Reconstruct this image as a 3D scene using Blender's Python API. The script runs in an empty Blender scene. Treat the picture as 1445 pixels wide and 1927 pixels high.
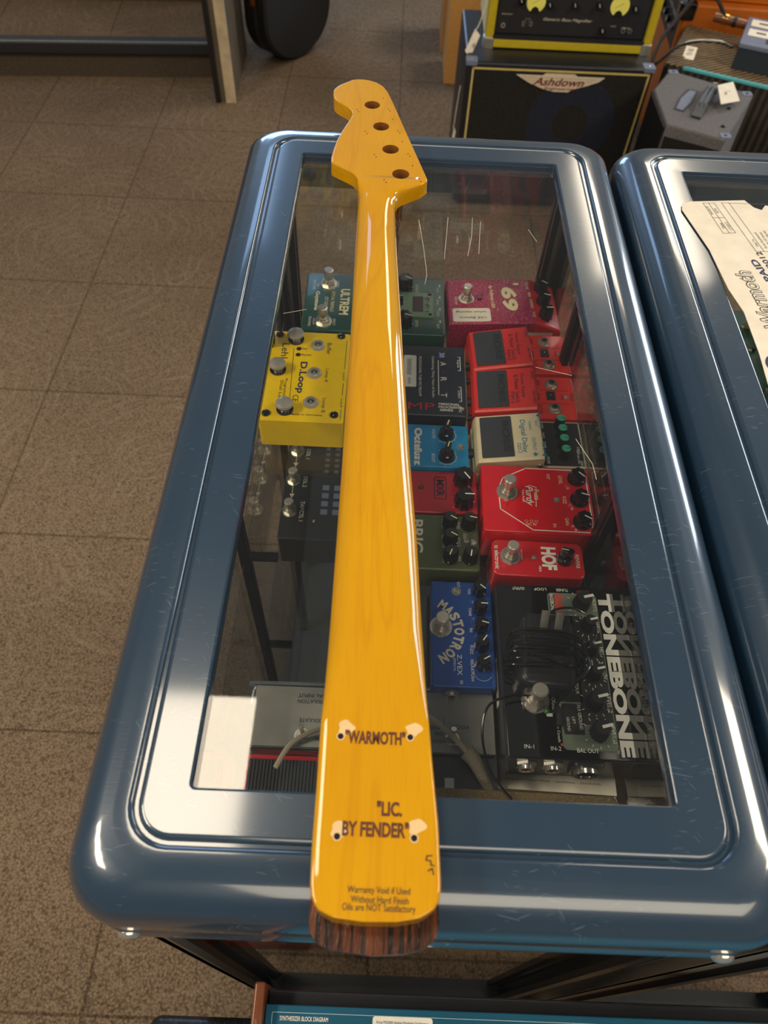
import bpy, bmesh, math, random
from mathutils import Matrix, Vector
random.seed(7)
SC = bpy.context.scene
COL = SC.collection
PI = math.pi
R = math.radians

# ------------------------------------------------------------------ camera
cam_d = bpy.data.cameras.new('camera'); cam = bpy.data.objects.new('camera', cam_d); COL.objects.link(cam)
SC.camera = cam
F_PX, CX, CY = 1400.0, 722.5, 963.5
cam_d.sensor_fit = 'VERTICAL'; cam_d.sensor_height = 36.0; cam_d.lens = F_PX/1927*36.0
dY = Vector((796.85-CX, 995.484+CY, -F_PX)).normalized()
dX = Vector((1, -0.043, (dY.x-0.043*dY.y)/(-dY.z))).normalized()
dZ = dX.cross(dY)
cam.matrix_world = Matrix.Translation((0, 0, 0.44)) @ Matrix((dX, dY, dZ)).to_4x4()
cam_d.clip_start = 0.02
cam_d.dof.use_dof = True; cam_d.dof.focus_distance = 0.68; cam_d.dof.aperture_fstop = 9.0

# ------------------------------------------------------------------ light
W = bpy.data.worlds.new('world'); SC.world = W; W.use_nodes = True
bg = W.node_tree.nodes['Background']
bg.inputs[0].default_value = (0.80, 0.78, 0.74, 1); bg.inputs[1].default_value = 0.16
def area(name, loc, target, sx, sy, power, col):
    l = bpy.data.lights.new(name, 'AREA'); l.shape = 'RECTANGLE'; l.size = sx; l.size_y = sy
    l.energy = power; l.color = col
    o = bpy.data.objects.new(name, l); COL.objects.link(o); o.location = loc
    d = Vector(target)-Vector(loc); o.rotation_euler = d.to_track_quat('-Z', 'Y').to_euler()
    return o
WARM = (1.0, 0.86, 0.66)
area('ceiling_light_near', (-0.592, 0.655, 1.95), (-0.592, 0.655, 0), 0.42, 0.545, 8.0, WARM)
area('ceiling_light_far', (1.38, 3.86, 1.95), (1.38, 3.86, 0), 0.64, 1.2, 21, WARM)
area('added_fill_right', (2.6, 0.7, 1.95), (2.6, 0.7, 0), 0.6, 1.2, 40, WARM)  # unseen fill lamp, added on the right for overall brightness
area('added_fill_back', (0.9, -1.9, 1.95), (0.9, -1.9, 0), 2.8, 1.8, 52, WARM)  # fill added behind the camera, made large so its reflection stays soft
area('added_fill_left', (-2.2, -0.1, 1.95), (-2.2, -0.1, 0), 0.6, 1.2, 58, WARM)  # fill added out of view to brighten the scene and left carpet
area('ceiling_light_cool', (-0.95, 4.05, 1.95), (-0.95, 4.05, 0), 0.60, 1.2, 6.5, (0.40, 0.62, 1.0))
area('daylight_window', (-1.6, 7.5, 1.1), (-0.2, 1.0, 0), 2.2, 1.4, 60, (0.42, 0.64, 1.0))
area('storefront_window', (4.5, 4.4, 1.25), (0.0, 1.5, 0.2), 2.6, 1.4, 85, (0.80, 0.90, 1.0))

SC.view_settings.view_transform = 'Standard'; SC.view_settings.look = 'None'
SC.view_settings.gamma = 1.0; SC.view_settings.use_curve_mapping = False
SC.view_settings.exposure = 0.42

# ------------------------------------------------------------------ materials
def s2l(c):
    return tuple((x/12.92 if x <= 0.04045 else ((x+0.055)/1.055)**2.4) for x in [v/255 for v in c])
MATS = {}
def mat(name, rgb, rough=0.5, metal=0.0, coat=0.0, bump=None, spec=0.5, noise=None, emit=None, coat_rough=0.05):
    m = bpy.data.materials.new(name); m.use_nodes = True; nt = m.node_tree; n = nt.nodes; b = n['Principled BSDF']
    c = (*s2l(rgb), 1)
    b.inputs['Base Color'].default_value = c; b.inputs['Roughness'].default_value = rough
    b.inputs['Metallic'].default_value = metal; b.inputs['Coat Weight'].default_value = coat
    b.inputs['Coat Roughness'].default_value = coat_rough; b.inputs['Specular IOR Level'].default_value = spec
    tc = n.new('ShaderNodeTexCoord')
    if noise is None: noise = (60, 0.12)
    t = n.new('ShaderNodeTexNoise'); t.inputs['Scale'].default_value = noise[0]; t.inputs['Detail'].default_value = 4
    nt.links.new(tc.outputs['Object'], t.inputs['Vector'])
    mx = n.new('ShaderNodeMix'); mx.data_type = 'RGBA'
    d = 1-noise[1]*1.5; u = 1+noise[1]
    mx.inputs['A'].default_value = (c[0]*d, c[1]*d, c[2]*d, 1)
    mx.inputs['B'].default_value = (min(1, c[0]*u), min(1, c[1]*u), min(1, c[2]*u), 1)
    nt.links.new(t.outputs['Fac'], mx.inputs['Factor']); nt.links.new(mx.outputs['Result'], b.inputs['Base Color'])
    if bump:
        t2 = n.new('ShaderNodeTexNoise'); t2.inputs['Scale'].default_value = bump[0]; t2.inputs['Detail'].default_value = 2
        nt.links.new(tc.outputs['Object'], t2.inputs['Vector'])
        bp = n.new('ShaderNodeBump'); bp.inputs['Strength'].default_value = bump[1]; bp.inputs['Distance'].default_value = bump[2]
        nt.links.new(t2.outputs['Fac'], bp.inputs['Height']); nt.links.new(bp.outputs[0], b.inputs['Normal'])
    if emit:
        b.inputs['Emission Color'].default_value = (*s2l(emit[0]), 1); b.inputs['Emission Strength'].default_value = emit[1]
    MATS[name] = m
    return m

def nodes(name):
    m = bpy.data.materials.new(name); m.use_nodes = True; MATS[name] = m
    return m, m.node_tree.nodes, m.node_tree.links, m.node_tree.nodes['Principled BSDF']
def mnode(n, l, op, a, b=None, c=None):
    x = n.new('ShaderNodeMath'); x.operation = op
    for i, v in enumerate((a, b, c)):
        if v is None: continue
        if isinstance(v, (int, float)): x.inputs[i].default_value = v
        else: l.new(v, x.inputs[i])
    return x.outputs[0]

# glass : thin sheet, Schlick reflection over straight-through transparency
def glass_mat(name, tint, ior_f0=0.045):
    m, n, l, b = nodes(name)
    n.remove(b); out = n['Material Output']
    lw = n.new('ShaderNodeLayerWeight'); lw.inputs['Blend'].default_value = 0.5
    p = mnode(n, l, 'POWER', lw.outputs['Facing'], 5.0)
    f = mnode(n, l, 'MULTIPLY_ADD', p, 0.95, ior_f0)
    tr = n.new('ShaderNodeBsdfTransparent'); tr.inputs[0].default_value = (*tint, 1)
    gl = n.new('ShaderNodeBsdfGlossy'); gl.inputs['Roughness'].default_value = 0.02
    gl.inputs['Color'].default_value = (1, 1, 1, 1)
    mx = n.new('ShaderNodeMixShader')
    l.new(f, mx.inputs[0]); l.new(tr.outputs[0], mx.inputs[1]); l.new(gl.outputs[0], mx.inputs[2]); l.new(mx.outputs[0], out.inputs[0])
    return m
glass_mat('glass', (0.95, 0.96, 0.955), 0.033)
glass_mat('glass_wall', (0.95, 0.96, 0.955), 0.06)

# carpet
def carpet():
    m, n, l, b = nodes('carpet')
    tc = n.new('ShaderNodeTexCoord'); co = tc.outputs['Object']
    b.inputs['Roughness'].default_value = 0.95; b.inputs['Specular IOR Level'].default_value = 0.1
    fine = n.new('ShaderNodeTexNoise'); fine.inputs['Scale'].default_value = 260; fine.inputs['Detail'].default_value = 3; l.new(co, fine.inputs['Vector'])
    vor = n.new('ShaderNodeTexVoronoi'); vor.inputs['Scale'].default_value = 240; l.new(co, vor.inputs['Vector'])
    base = n.new('ShaderNodeValToRGB'); l.new(mnode(n, l, 'ADD', mnode(n, l, 'MULTIPLY', fine.outputs['Fac'], 0.6), mnode(n, l, 'MULTIPLY', vor.outputs['Distance'], 0.55)), base.inputs[0])
    e = base.color_ramp.elements
    e[0].position = 0.28; e[0].color = (*s2l((156, 134, 110)), 1); e[1].position = 0.82; e[1].color = (*s2l((86, 71, 57)), 1)
    # swirl arcs
    tot = None
    for k, (sc, off) in enumerate(((1.9, 0), (2.4, 5.3))):
        mp = n.new('ShaderNodeMapping'); mp.inputs['Location'].default_value = (off, off*0.7, 0); l.new(co, mp.inputs['Vector'])
        nz = n.new('ShaderNodeTexNoise'); nz.inputs['Scale'].default_value = 5; l.new(mp.outputs[0], nz.inputs['Vector'])
        mxv = n.new('ShaderNodeMix'); mxv.data_type = 'VECTOR'; mxv.inputs['Factor'].default_value = 0.10
        l.new(mp.outputs[0], mxv.inputs['A']); l.new(nz.outputs['Color'], mxv.inputs['B'])
        v = n.new('ShaderNodeTexVoronoi'); v.inputs['Scale'].default_value = sc; v.voronoi_dimensions = '2D'; l.new(mxv.outputs['Result'], v.inputs['Vector'])
        s = mnode(n, l, 'SINE', mnode(n, l, 'MULTIPLY', v.outputs['Distance'], 88))
        s = mnode(n, l, 'POWER', mnode(n, l, 'MAXIMUM', s, 0), 4)
        nm = n.new('ShaderNodeTexNoise'); nm.inputs['Scale'].default_value = 9; l.new(mp.outputs[0], nm.inputs['Vector'])
        msk = mnode(n, l, 'SMOOTH_MIN', mnode(n, l, 'MAXIMUM', mnode(n, l, 'MULTIPLY', mnode(n, l, 'SUBTRACT', nm.outputs['Fac'], 0.42), 5), 0), 1, 0.1)
        t = mnode(n, l, 'MULTIPLY', s, msk)
        tot = t if tot is None else mnode(n, l, 'MAXIMUM', tot, t)
    mx = n.new('ShaderNodeMix'); mx.data_type = 'RGBA'
    l.new(mnode(n, l, 'MULTIPLY', tot, 0.17), mx.inputs['Factor']); l.new(base.outputs[0], mx.inputs['A']); mx.inputs['B'].default_value = (*s2l((176, 158, 136)), 1)
    # tile seams
    br = n.new('ShaderNodeTexBrick'); br.offset = 0.0; br.inputs['Scale'].default_value = 1.0
    br.inputs['Brick Width'].default_value = 0.457; br.inputs['Row Height'].default_value = 0.457; br.inputs['Mortar Size'].default_value = 0.0028
    br.inputs['Mortar Smooth'].default_value = 0.3
    br.inputs['Color1'].default_value = (1, 1, 1, 1); br.inputs['Color2'].default_value = (0.93, 0.93, 0.93, 1); br.inputs['Mortar'].default_value = (0.45, 0.43, 0.4, 1)
    mp = n.new('ShaderNodeMapping'); mp.inputs['Location'].default_value = (0.90, 0.435, 0); l.new(co, mp.inputs['Vector']); l.new(mp.outputs[0], br.inputs['Vector'])
    mu = n.new('ShaderNodeMix'); mu.data_type = 'RGBA'; mu.blend_type = 'MULTIPLY'; mu.inputs['Factor'].default_value = 0.8
    l.new(mx.outputs['Result'], mu.inputs['A']); l.new(br.outputs['Color'], mu.inputs['B'])
    big = n.new('ShaderNodeTexNoise'); big.inputs['Scale'].default_value = 2.2; l.new(co, big.inputs['Vector'])
    mu2 = n.new('ShaderNodeMix'); mu2.data_type = 'RGBA'; mu2.blend_type = 'MULTIPLY'; mu2.inputs['Factor'].default_value = 0.35
    l.new(mu.outputs['Result'], mu2.inputs['A']); l.new(big.outputs['Fac'], mu2.inputs['B'])
    l.new(mu2.outputs['Result'], b.inputs['Base Color'])
    bp = n.new('ShaderNodeBump'); bp.inputs['Strength'].default_value = 0.7; bp.inputs['Distance'].default_value = 0.002
    l.new(fine.outputs['Fac'], bp.inputs['Height']); l.new(bp.outputs[0], b.inputs['Normal'])
carpet()

# blue lacquered sheet metal with hairline scratches
def frame_metal():
    m, n, l, b = nodes('blue_metal')
    tc = n.new('ShaderNodeTexCoord'); co = tc.outputs['Object']
    tot = None
    for rot, sx, sy, th in ((0.15, 45, 1300, 0.725), (-0.3, 60, 1500, 0.735), (0.9, 50, 1400, 0.75)):
        mp0 = n.new('ShaderNodeMapping'); mp0.inputs['Rotation'].default_value = (0, 0, rot); l.new(co, mp0.inputs['Vector'])
        mp = n.new('ShaderNodeMapping'); mp.inputs['Scale'].default_value = (sx, sy, 1); l.new(mp0.outputs[0], mp.inputs['Vector'])
        nz = n.new('ShaderNodeTexNoise'); nz.inputs['Scale'].default_value = 1; nz.inputs['Detail'].default_value = 1; l.new(mp.outputs[0], nz.inputs['Vector'])
        t = mnode(n, l, 'GREATER_THAN', nz.outputs['Fac'], th)
        tot = t if tot is None else mnode(n, l, 'MAXIMUM', tot, t)
    big = n.new('ShaderNodeTexNoise'); big.inputs['Scale'].default_value = 14; big.inputs['Detail'].default_value = 5; l.new(co, big.inputs['Vector'])
    tot = mnode(n, l, 'MULTIPLY', tot, mnode(n, l, 'GREATER_THAN', big.outputs['Fac'], 0.52))
    mx = n.new('ShaderNodeMix'); mx.data_type = 'RGBA'; l.new(mnode(n, l, 'MULTIPLY', tot, 0.5), mx.inputs['Factor'])
    mx.inputs['A'].default_value = (*s2l((30, 54, 76)), 1); mx.inputs['B'].default_value = (*s2l((120, 140, 158)), 1)
    l.new(mx.outputs['Result'], b.inputs['Base Color'])
    b.inputs['Metallic'].default_value = 0.12
    l.new(mnode(n, l, 'MULTIPLY_ADD', big.outputs['Fac'], 0.14, 0.26), b.inputs['Roughness'])
    b.inputs['Coat Weight'].default_value = 1.0; b.inputs['Coat IOR'].default_value = 1.65; b.inputs['Coat Roughness'].default_value = 0.09
    br = n.new('ShaderNodeTexNoise'); br.inputs['Scale'].default_value = 1; br.inputs['Detail'].default_value = 2
    mp = n.new('ShaderNodeMapping'); mp.inputs['Scale'].default_value = (90, 900, 1); l.new(co, mp.inputs['Vector']); l.new(mp.outputs[0], br.inputs['Vector'])
    h = mnode(n, l, 'ADD', mnode(n, l, 'MULTIPLY', tot, 0.8), mnode(n, l, 'MULTIPLY', br.outputs['Fac'], 0.25))
    bp = n.new('ShaderNodeBump'); bp.inputs['Strength'].default_value = 0.22; bp.inputs['Distance'].default_value = 0.0006
    l.new(h, bp.inputs['Height']); l.new(bp.outputs[0], b.inputs['Normal'])
frame_metal()

def maple():
    m, n, l, b = nodes('amber_maple')
    tc = n.new('ShaderNodeTexCoord'); co = tc.outputs['Object']
    mp = n.new('ShaderNodeMapping'); mp.inputs['Scale'].default_value = (1.0, 0.10, 1.0); l.new(co, mp.inputs['Vector'])
    nz = n.new('ShaderNodeTexNoise'); nz.inputs['Scale'].default_value = 22; nz.inputs['Detail'].default_value = 3; nz.inputs['Distortion'].default_value = 0.6; l.new(mp.outputs[0], nz.inputs['Vector'])
    ring = mnode(n, l, 'SINE', mnode(n, l, 'MULTIPLY', nz.outputs['Fac'], 34))
    ring = mnode(n, l, 'POWER', mnode(n, l, 'MULTIPLY_ADD', ring, 0.5, 0.5), 12)
    gr = n.new('ShaderNodeTexNoise'); gr.inputs['Scale'].default_value = 1; gr.inputs['Detail'].default_value = 3
    mp2 = n.new('ShaderNodeMapping'); mp2.inputs['Scale'].default_value = (1100, 35, 200); l.new(co, mp2.inputs['Vector']); l.new(mp2.outputs[0], gr.inputs['Vector'])
    flame = n.new('ShaderNodeTexNoise'); flame.inputs['Scale'].default_value = 16; l.new(co, flame.inputs['Vector'])
    a = n.new('ShaderNodeMix'); a.data_type = 'RGBA'; l.new(flame.outputs['Fac'], a.inputs['Factor'])
    a.inputs['A'].default_value = (*s2l((196, 138, 0)), 1); a.inputs['B'].default_value = (*s2l((208, 155, 0)), 1)
    c = n.new('ShaderNodeMix'); c.data_type = 'RGBA'; l.new(mnode(n, l, 'MULTIPLY', ring, 0.22), c.inputs['Factor']); l.new(a.outputs['Result'], c.inputs['A']); c.inputs['B'].default_value = (*s2l((176, 106, 0)), 1)
    d = n.new('ShaderNodeMix'); d.data_type = 'RGBA'; l.new(mnode(n, l, 'MULTIPLY', mnode(n, l, 'MAXIMUM', mnode(n, l, 'SUBTRACT', gr.outputs['Fac'], 0.52), 0), 1.6), d.inputs['Factor']); l.new(c.outputs['Result'], d.inputs['A']); d.inputs['B'].default_value = (*s2l((186, 112, 0)), 1)
    l.new(d.outputs['Result'], b.inputs['Base Color'])
    b.inputs['Specular IOR Level'].default_value = 0.05; b.inputs['Roughness'].default_value = 0.5; b.inputs['Coat Weight'].default_value = 1.0; b.inputs['Coat Roughness'].default_value = 0.035; b.inputs['Coat IOR'].default_value = 1.55
maple()

def rosewood():
    m, n, l, b = nodes('rosewood')
    tc = n.new('ShaderNodeTexCoord')
    mp = n.new('ShaderNodeMapping'); mp.inputs['Scale'].default_value = (420, 12, 40); l.new(tc.outputs['Object'], mp.inputs['Vector'])
    nz = n.new('ShaderNodeTexNoise'); nz.inputs['Scale'].default_value = 1; nz.inputs['Detail'].default_value = 3; l.new(mp.outputs[0], nz.inputs['Vector'])
    r = n.new('ShaderNodeValToRGB'); l.new(nz.outputs['Fac'], r.inputs[0]); e = r.color_ramp.elements
    e[0].position = 0.38; e[0].color = (*s2l((24, 13, 10)), 1); e[1].position = 0.66; e[1].color = (*s2l((104, 54, 26)), 1)
    l.new(r.outputs[0], b.inputs['Base Color']); b.inputs['Roughness'].default_value = 0.3; b.inputs['Specular IOR Level'].default_value = 0.35
    mp3 = n.new('ShaderNodeMapping'); mp3.inputs['Scale'].default_value = (900, 120, 300); l.new(tc.outputs['Object'], mp3.inputs['Vector'])
    n3 = n.new('ShaderNodeTexNoise'); n3.inputs['Scale'].default_value = 1; l.new(mp3.outputs[0], n3.inputs['Vector'])
    bp = n.new('ShaderNodeBump'); bp.inputs['Strength'].default_value = 0.6; bp.inputs['Distance'].default_value = 0.001; l.new(n3.outputs['Fac'], bp.inputs['Height'])
    l.new(bp.outputs[0], b.inputs['Normal']); l.new(bp.outputs[0], b.inputs['Coat Normal'])
rosewood()

def weave(name, c1, c2, sx, sy, rot=0.7):
    m, n, l, b = nodes(name)
    tc = n.new('ShaderNodeTexCoord'); mp = n.new('ShaderNodeMapping'); mp.inputs['Rotation'].default_value = (0, 0, rot); l.new(tc.outputs['Object'], mp.inputs['Vector'])
    w = n.new('ShaderNodeTexWave'); w.inputs['Scale'].default_value = sx; w.inputs['Distortion'].default_value = 1.0; l.new(mp.outputs[0], w.inputs['Vector'])
    nz = n.new('ShaderNodeTexNoise'); nz.inputs['Scale'].default_value = sy; l.new(tc.outputs['Object'], nz.inputs['Vector'])
    r = n.new('ShaderNodeValToRGB'); l.new(mnode(n, l, 'MULTIPLY', w.outputs['Fac'], mnode(n, l, 'ADD', nz.outputs['Fac'], 0.4)), r.inputs[0]); e = r.color_ramp.elements
    e[0].position = 0.35; e[0].color = (*s2l(c1), 1); e[1].position = 0.75; e[1].color = (*s2l(c2), 1)
    l.new(r.outputs[0], b.inputs['Base Color']); b.inputs['Roughness'].default_value = 0.8
weave('tweed', (34, 27, 22), (150, 124, 86), 22, 60)
weave('tweed_dark', (16, 14, 12), (60, 52, 40), 18, 60)

def speckle(name, c1, c2, scale, rough, th=0.62, bump=0.4):
    m, n, l, b = nodes(name)
    tc = n.new('ShaderNodeTexCoord')
    v = n.new('ShaderNodeTexNoise'); v.inputs['Scale'].default_value = scale; v.inputs['Detail'].default_value = 2; l.new(tc.outputs['Object'], v.inputs['Vector'])
    r = n.new('ShaderNodeValToRGB'); l.new(v.outputs['Fac'], r.inputs[0]); e = r.color_ramp.elements
    e[0].position = th-0.12; e[0].color = (*s2l(c1), 1); e[1].position = th+0.12; e[1].color = (*s2l(c2), 1)
    l.new(r.outputs[0], b.inputs['Base Color']); b.inputs['Roughness'].default_value = rough
    bp = n.new('ShaderNodeBump'); bp.inputs['Strength'].default_value = bump; bp.inputs['Distance'].default_value = 0.001; l.new(v.outputs['Fac'], bp.inputs['Height']); l.new(bp.outputs[0], b.inputs['Normal'])
speckle('wedge_carpet', (92, 90, 92), (128, 126, 128), 300, 0.95)
speckle('case_step', (66, 55, 43), (98, 84, 64), 200, 0.95)
speckle('magenta_sparkle', (148, 18, 62), (214, 70, 120), 420, 0.28, 0.62, 0.8)
speckle('black_vinyl', (22, 24, 28), (44, 48, 56), 350, 0.35)
speckle('gold_texture', (92, 74, 44), (150, 122, 76), 900, 0.4)
speckle('grille', (18, 17, 15), (34, 31, 26), 160, 0.9)
speckle('grille_blue', (18, 23, 40), (28, 36, 60), 160, 0.9)

mat('black', (22, 22, 24), 0.45); mat('black_gloss', (14, 14, 16), 0.12, coat=0.5); mat('black_satin', (40, 41, 46), 0.3)
mat('black_rubber', (48, 50, 56), 0.65, bump=(700, 0.3, 0.0004)); mat('rubber_dark', (26, 27, 30), 0.6)
mat('post', (26, 32, 40), 0.3, 0.5, noise=(20, 0.3)); mat('post_grey', (120, 110, 98), 0.45, 0.2, noise=(12, 0.15))
mat('chrome', (222, 218, 208), 0.16, 0.85); mat('steel', (188, 182, 170), 0.3, 0.8); mat('brass', (190, 150, 80), 0.25, 1.0); mat('dark_hole', (8, 8, 8), 0.9)
mat('white', (232, 228, 218), 0.6); mat('offwhite', (214, 206, 188), 0.65); mat('paper', (232, 222, 204), 0.8); mat('print_grey', (92, 92, 90), 0.8)
mat('cream', (238, 226, 176), 0.6); mat('yellow', (246, 204, 0), 0.32, coat=0.3); mat('yellow_trim', (190, 168, 26), 0.5)
mat('ink', (22, 24, 40), 0.5); mat('navy_ink', (22, 40, 84), 0.5); mat('brown_ink', (92, 40, 16), 0.6, noise=(500, 0.4))
mat('green', (42, 82, 76), 0.3, 0.15, coat=0.4); mat('pale_green', (116, 146, 116), 0.45); mat('red_window', (60, 8, 20), 0.35)
mat('red', (206, 26, 30), 0.35, coat=0.2); mat('boss_red', (222, 44, 34), 0.38, coat=0.2); mat('purdy_red', (216, 8, 30), 0.18, coat=0.8); mat('hof_red', (196, 26, 40), 0.25, coat=0.5)
mat('mxr_red', (190, 28, 48), 0.3, coat=0.4); mat('cyan', (8, 138, 196), 0.35, coat=0.3); mat('royal', (20, 76, 160), 0.28, 0.2, coat=0.6)
mat('olive', (84, 92, 62), 0.4, 0.2); mat('boss_cream', (222, 206, 168), 0.4, coat=0.2); mat('boss_tan', (198, 160, 120), 0.45)
mat('teal_ink', (20, 130, 160), 0.5); mat('teal_knob', (64, 166, 132), 0.4); mat('art_navy', (38, 42, 56), 0.38, coat=0.2); mat('art_red', (196, 40, 40), 0.5)
mat('sage', (112, 124, 108), 0.4); mat('orange_red', (230, 60, 30), 0.5); mat('grey_panel', (142, 142, 136), 0.4, 0.3); mat('red_ink', (200, 50, 30), 0.5)
mat('led_green', (40, 150, 60), 0.2, coat=1); mat('led_red', (90, 10, 16), 0.2, coat=1); mat('led_clear', (130, 136, 138), 0.15, coat=0.5)
mat('cable_grey', (170, 158, 138), 0.5); mat('cable_black', (16, 16, 18), 0.25, coat=0.5); mat('braid', (150, 140, 118), 0.6, bump=(900, 0.8, 0.001))
mat('korg_blue', (26, 92, 122), 0.4, 0.2); mat('wood_cheek', (122, 66, 36), 0.4, coat=0.3, noise=(70, 0.35)); mat('pale_line', (168, 196, 206), 0.5)
mat('orange_vinyl', (192, 100, 20), 0.45, bump=(300, 0.3, 0.0006)); mat('cardboard', (176, 130, 70), 0.85); mat('carton', (196, 160, 110), 0.8)
mat('white_board', (196, 176, 144), 0.7, noise=(24, 0.35)); mat('panel_grey', (96, 84, 68), 0.6, noise=(10, 0.35)); mat('teal_strip', (84, 178, 190), 0.5)
mat('gig_black', (26, 27, 30), 0.6); mat('gig_edge', (44, 52, 60), 0.45); mat('blue_grey_box', (112, 122, 146), 0.45); mat('blue_grey_dark', (44, 52, 62), 0.5)
mat('pcb', (24, 86, 62), 0.4, coat=0.3, noise=(90, 0.4)); mat('cap_cream', (214, 204, 160), 0.4); mat('maroon', (110, 34, 40), 0.5); mat('mustard_meter', (196, 186, 84), 0.5, emit=((196, 186, 84), 0.25))
mat('pale_wood', (206, 150, 80), 0.7); mat('bare_maple', (224, 190, 138), 0.7); mat('hole_wood', (150, 92, 34), 0.6, noise=(300, 0.3)); mat('silver_blue', (112, 118, 122), 0.35, 0.6)
mat('piping', (206, 184, 110), 0.5); mat('badge', (214, 200, 176), 0.5); mat('deck', (52, 54, 58), 0.5, 0.3); mat('tag_paper', (226, 216, 196), 0.75)
mat('nickel', (196, 190, 178), 0.36, 0.55); mat('speaker_dark', (30, 24, 20), 0.7)

# ------------------------------------------------------------------ mesh builder
_tc = {}
def text_geo(s, bold=0.0):
    k = (s, bold)
    if k in _tc: return _tc[k]
    c = bpy.data.curves.new('t', 'FONT'); c.body = s; c.size = 1.0; c.resolution_u = 3; c.offset = bold; c.space_line = 0.95
    c.fill_mode = 'FRONT'
    o = bpy.data.objects.new('t', c); COL.objects.link(o)
    dg = bpy.context.evaluated_depsgraph_get(); dg.update()
    me = bpy.data.meshes.new_from_object(o.evaluated_get(dg))
    V = [v.co.copy() for v in me.vertices]; Fc = [tuple(p.vertices) for p in me.polygons]
    bpy.data.objects.remove(o); bpy.data.curves.remove(c); bpy.data.meshes.remove(me)
    if V:
        x0 = min(v.x for v in V); x1 = max(v.x for v in V); y0 = min(v.y for v in V); y1 = max(v.y for v in V)
    else: x0 = y0 = 0; x1 = y1 = 1
    _tc[k] = (V, Fc, x0, x1, y0, y1)
    return _tc[k]

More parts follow.
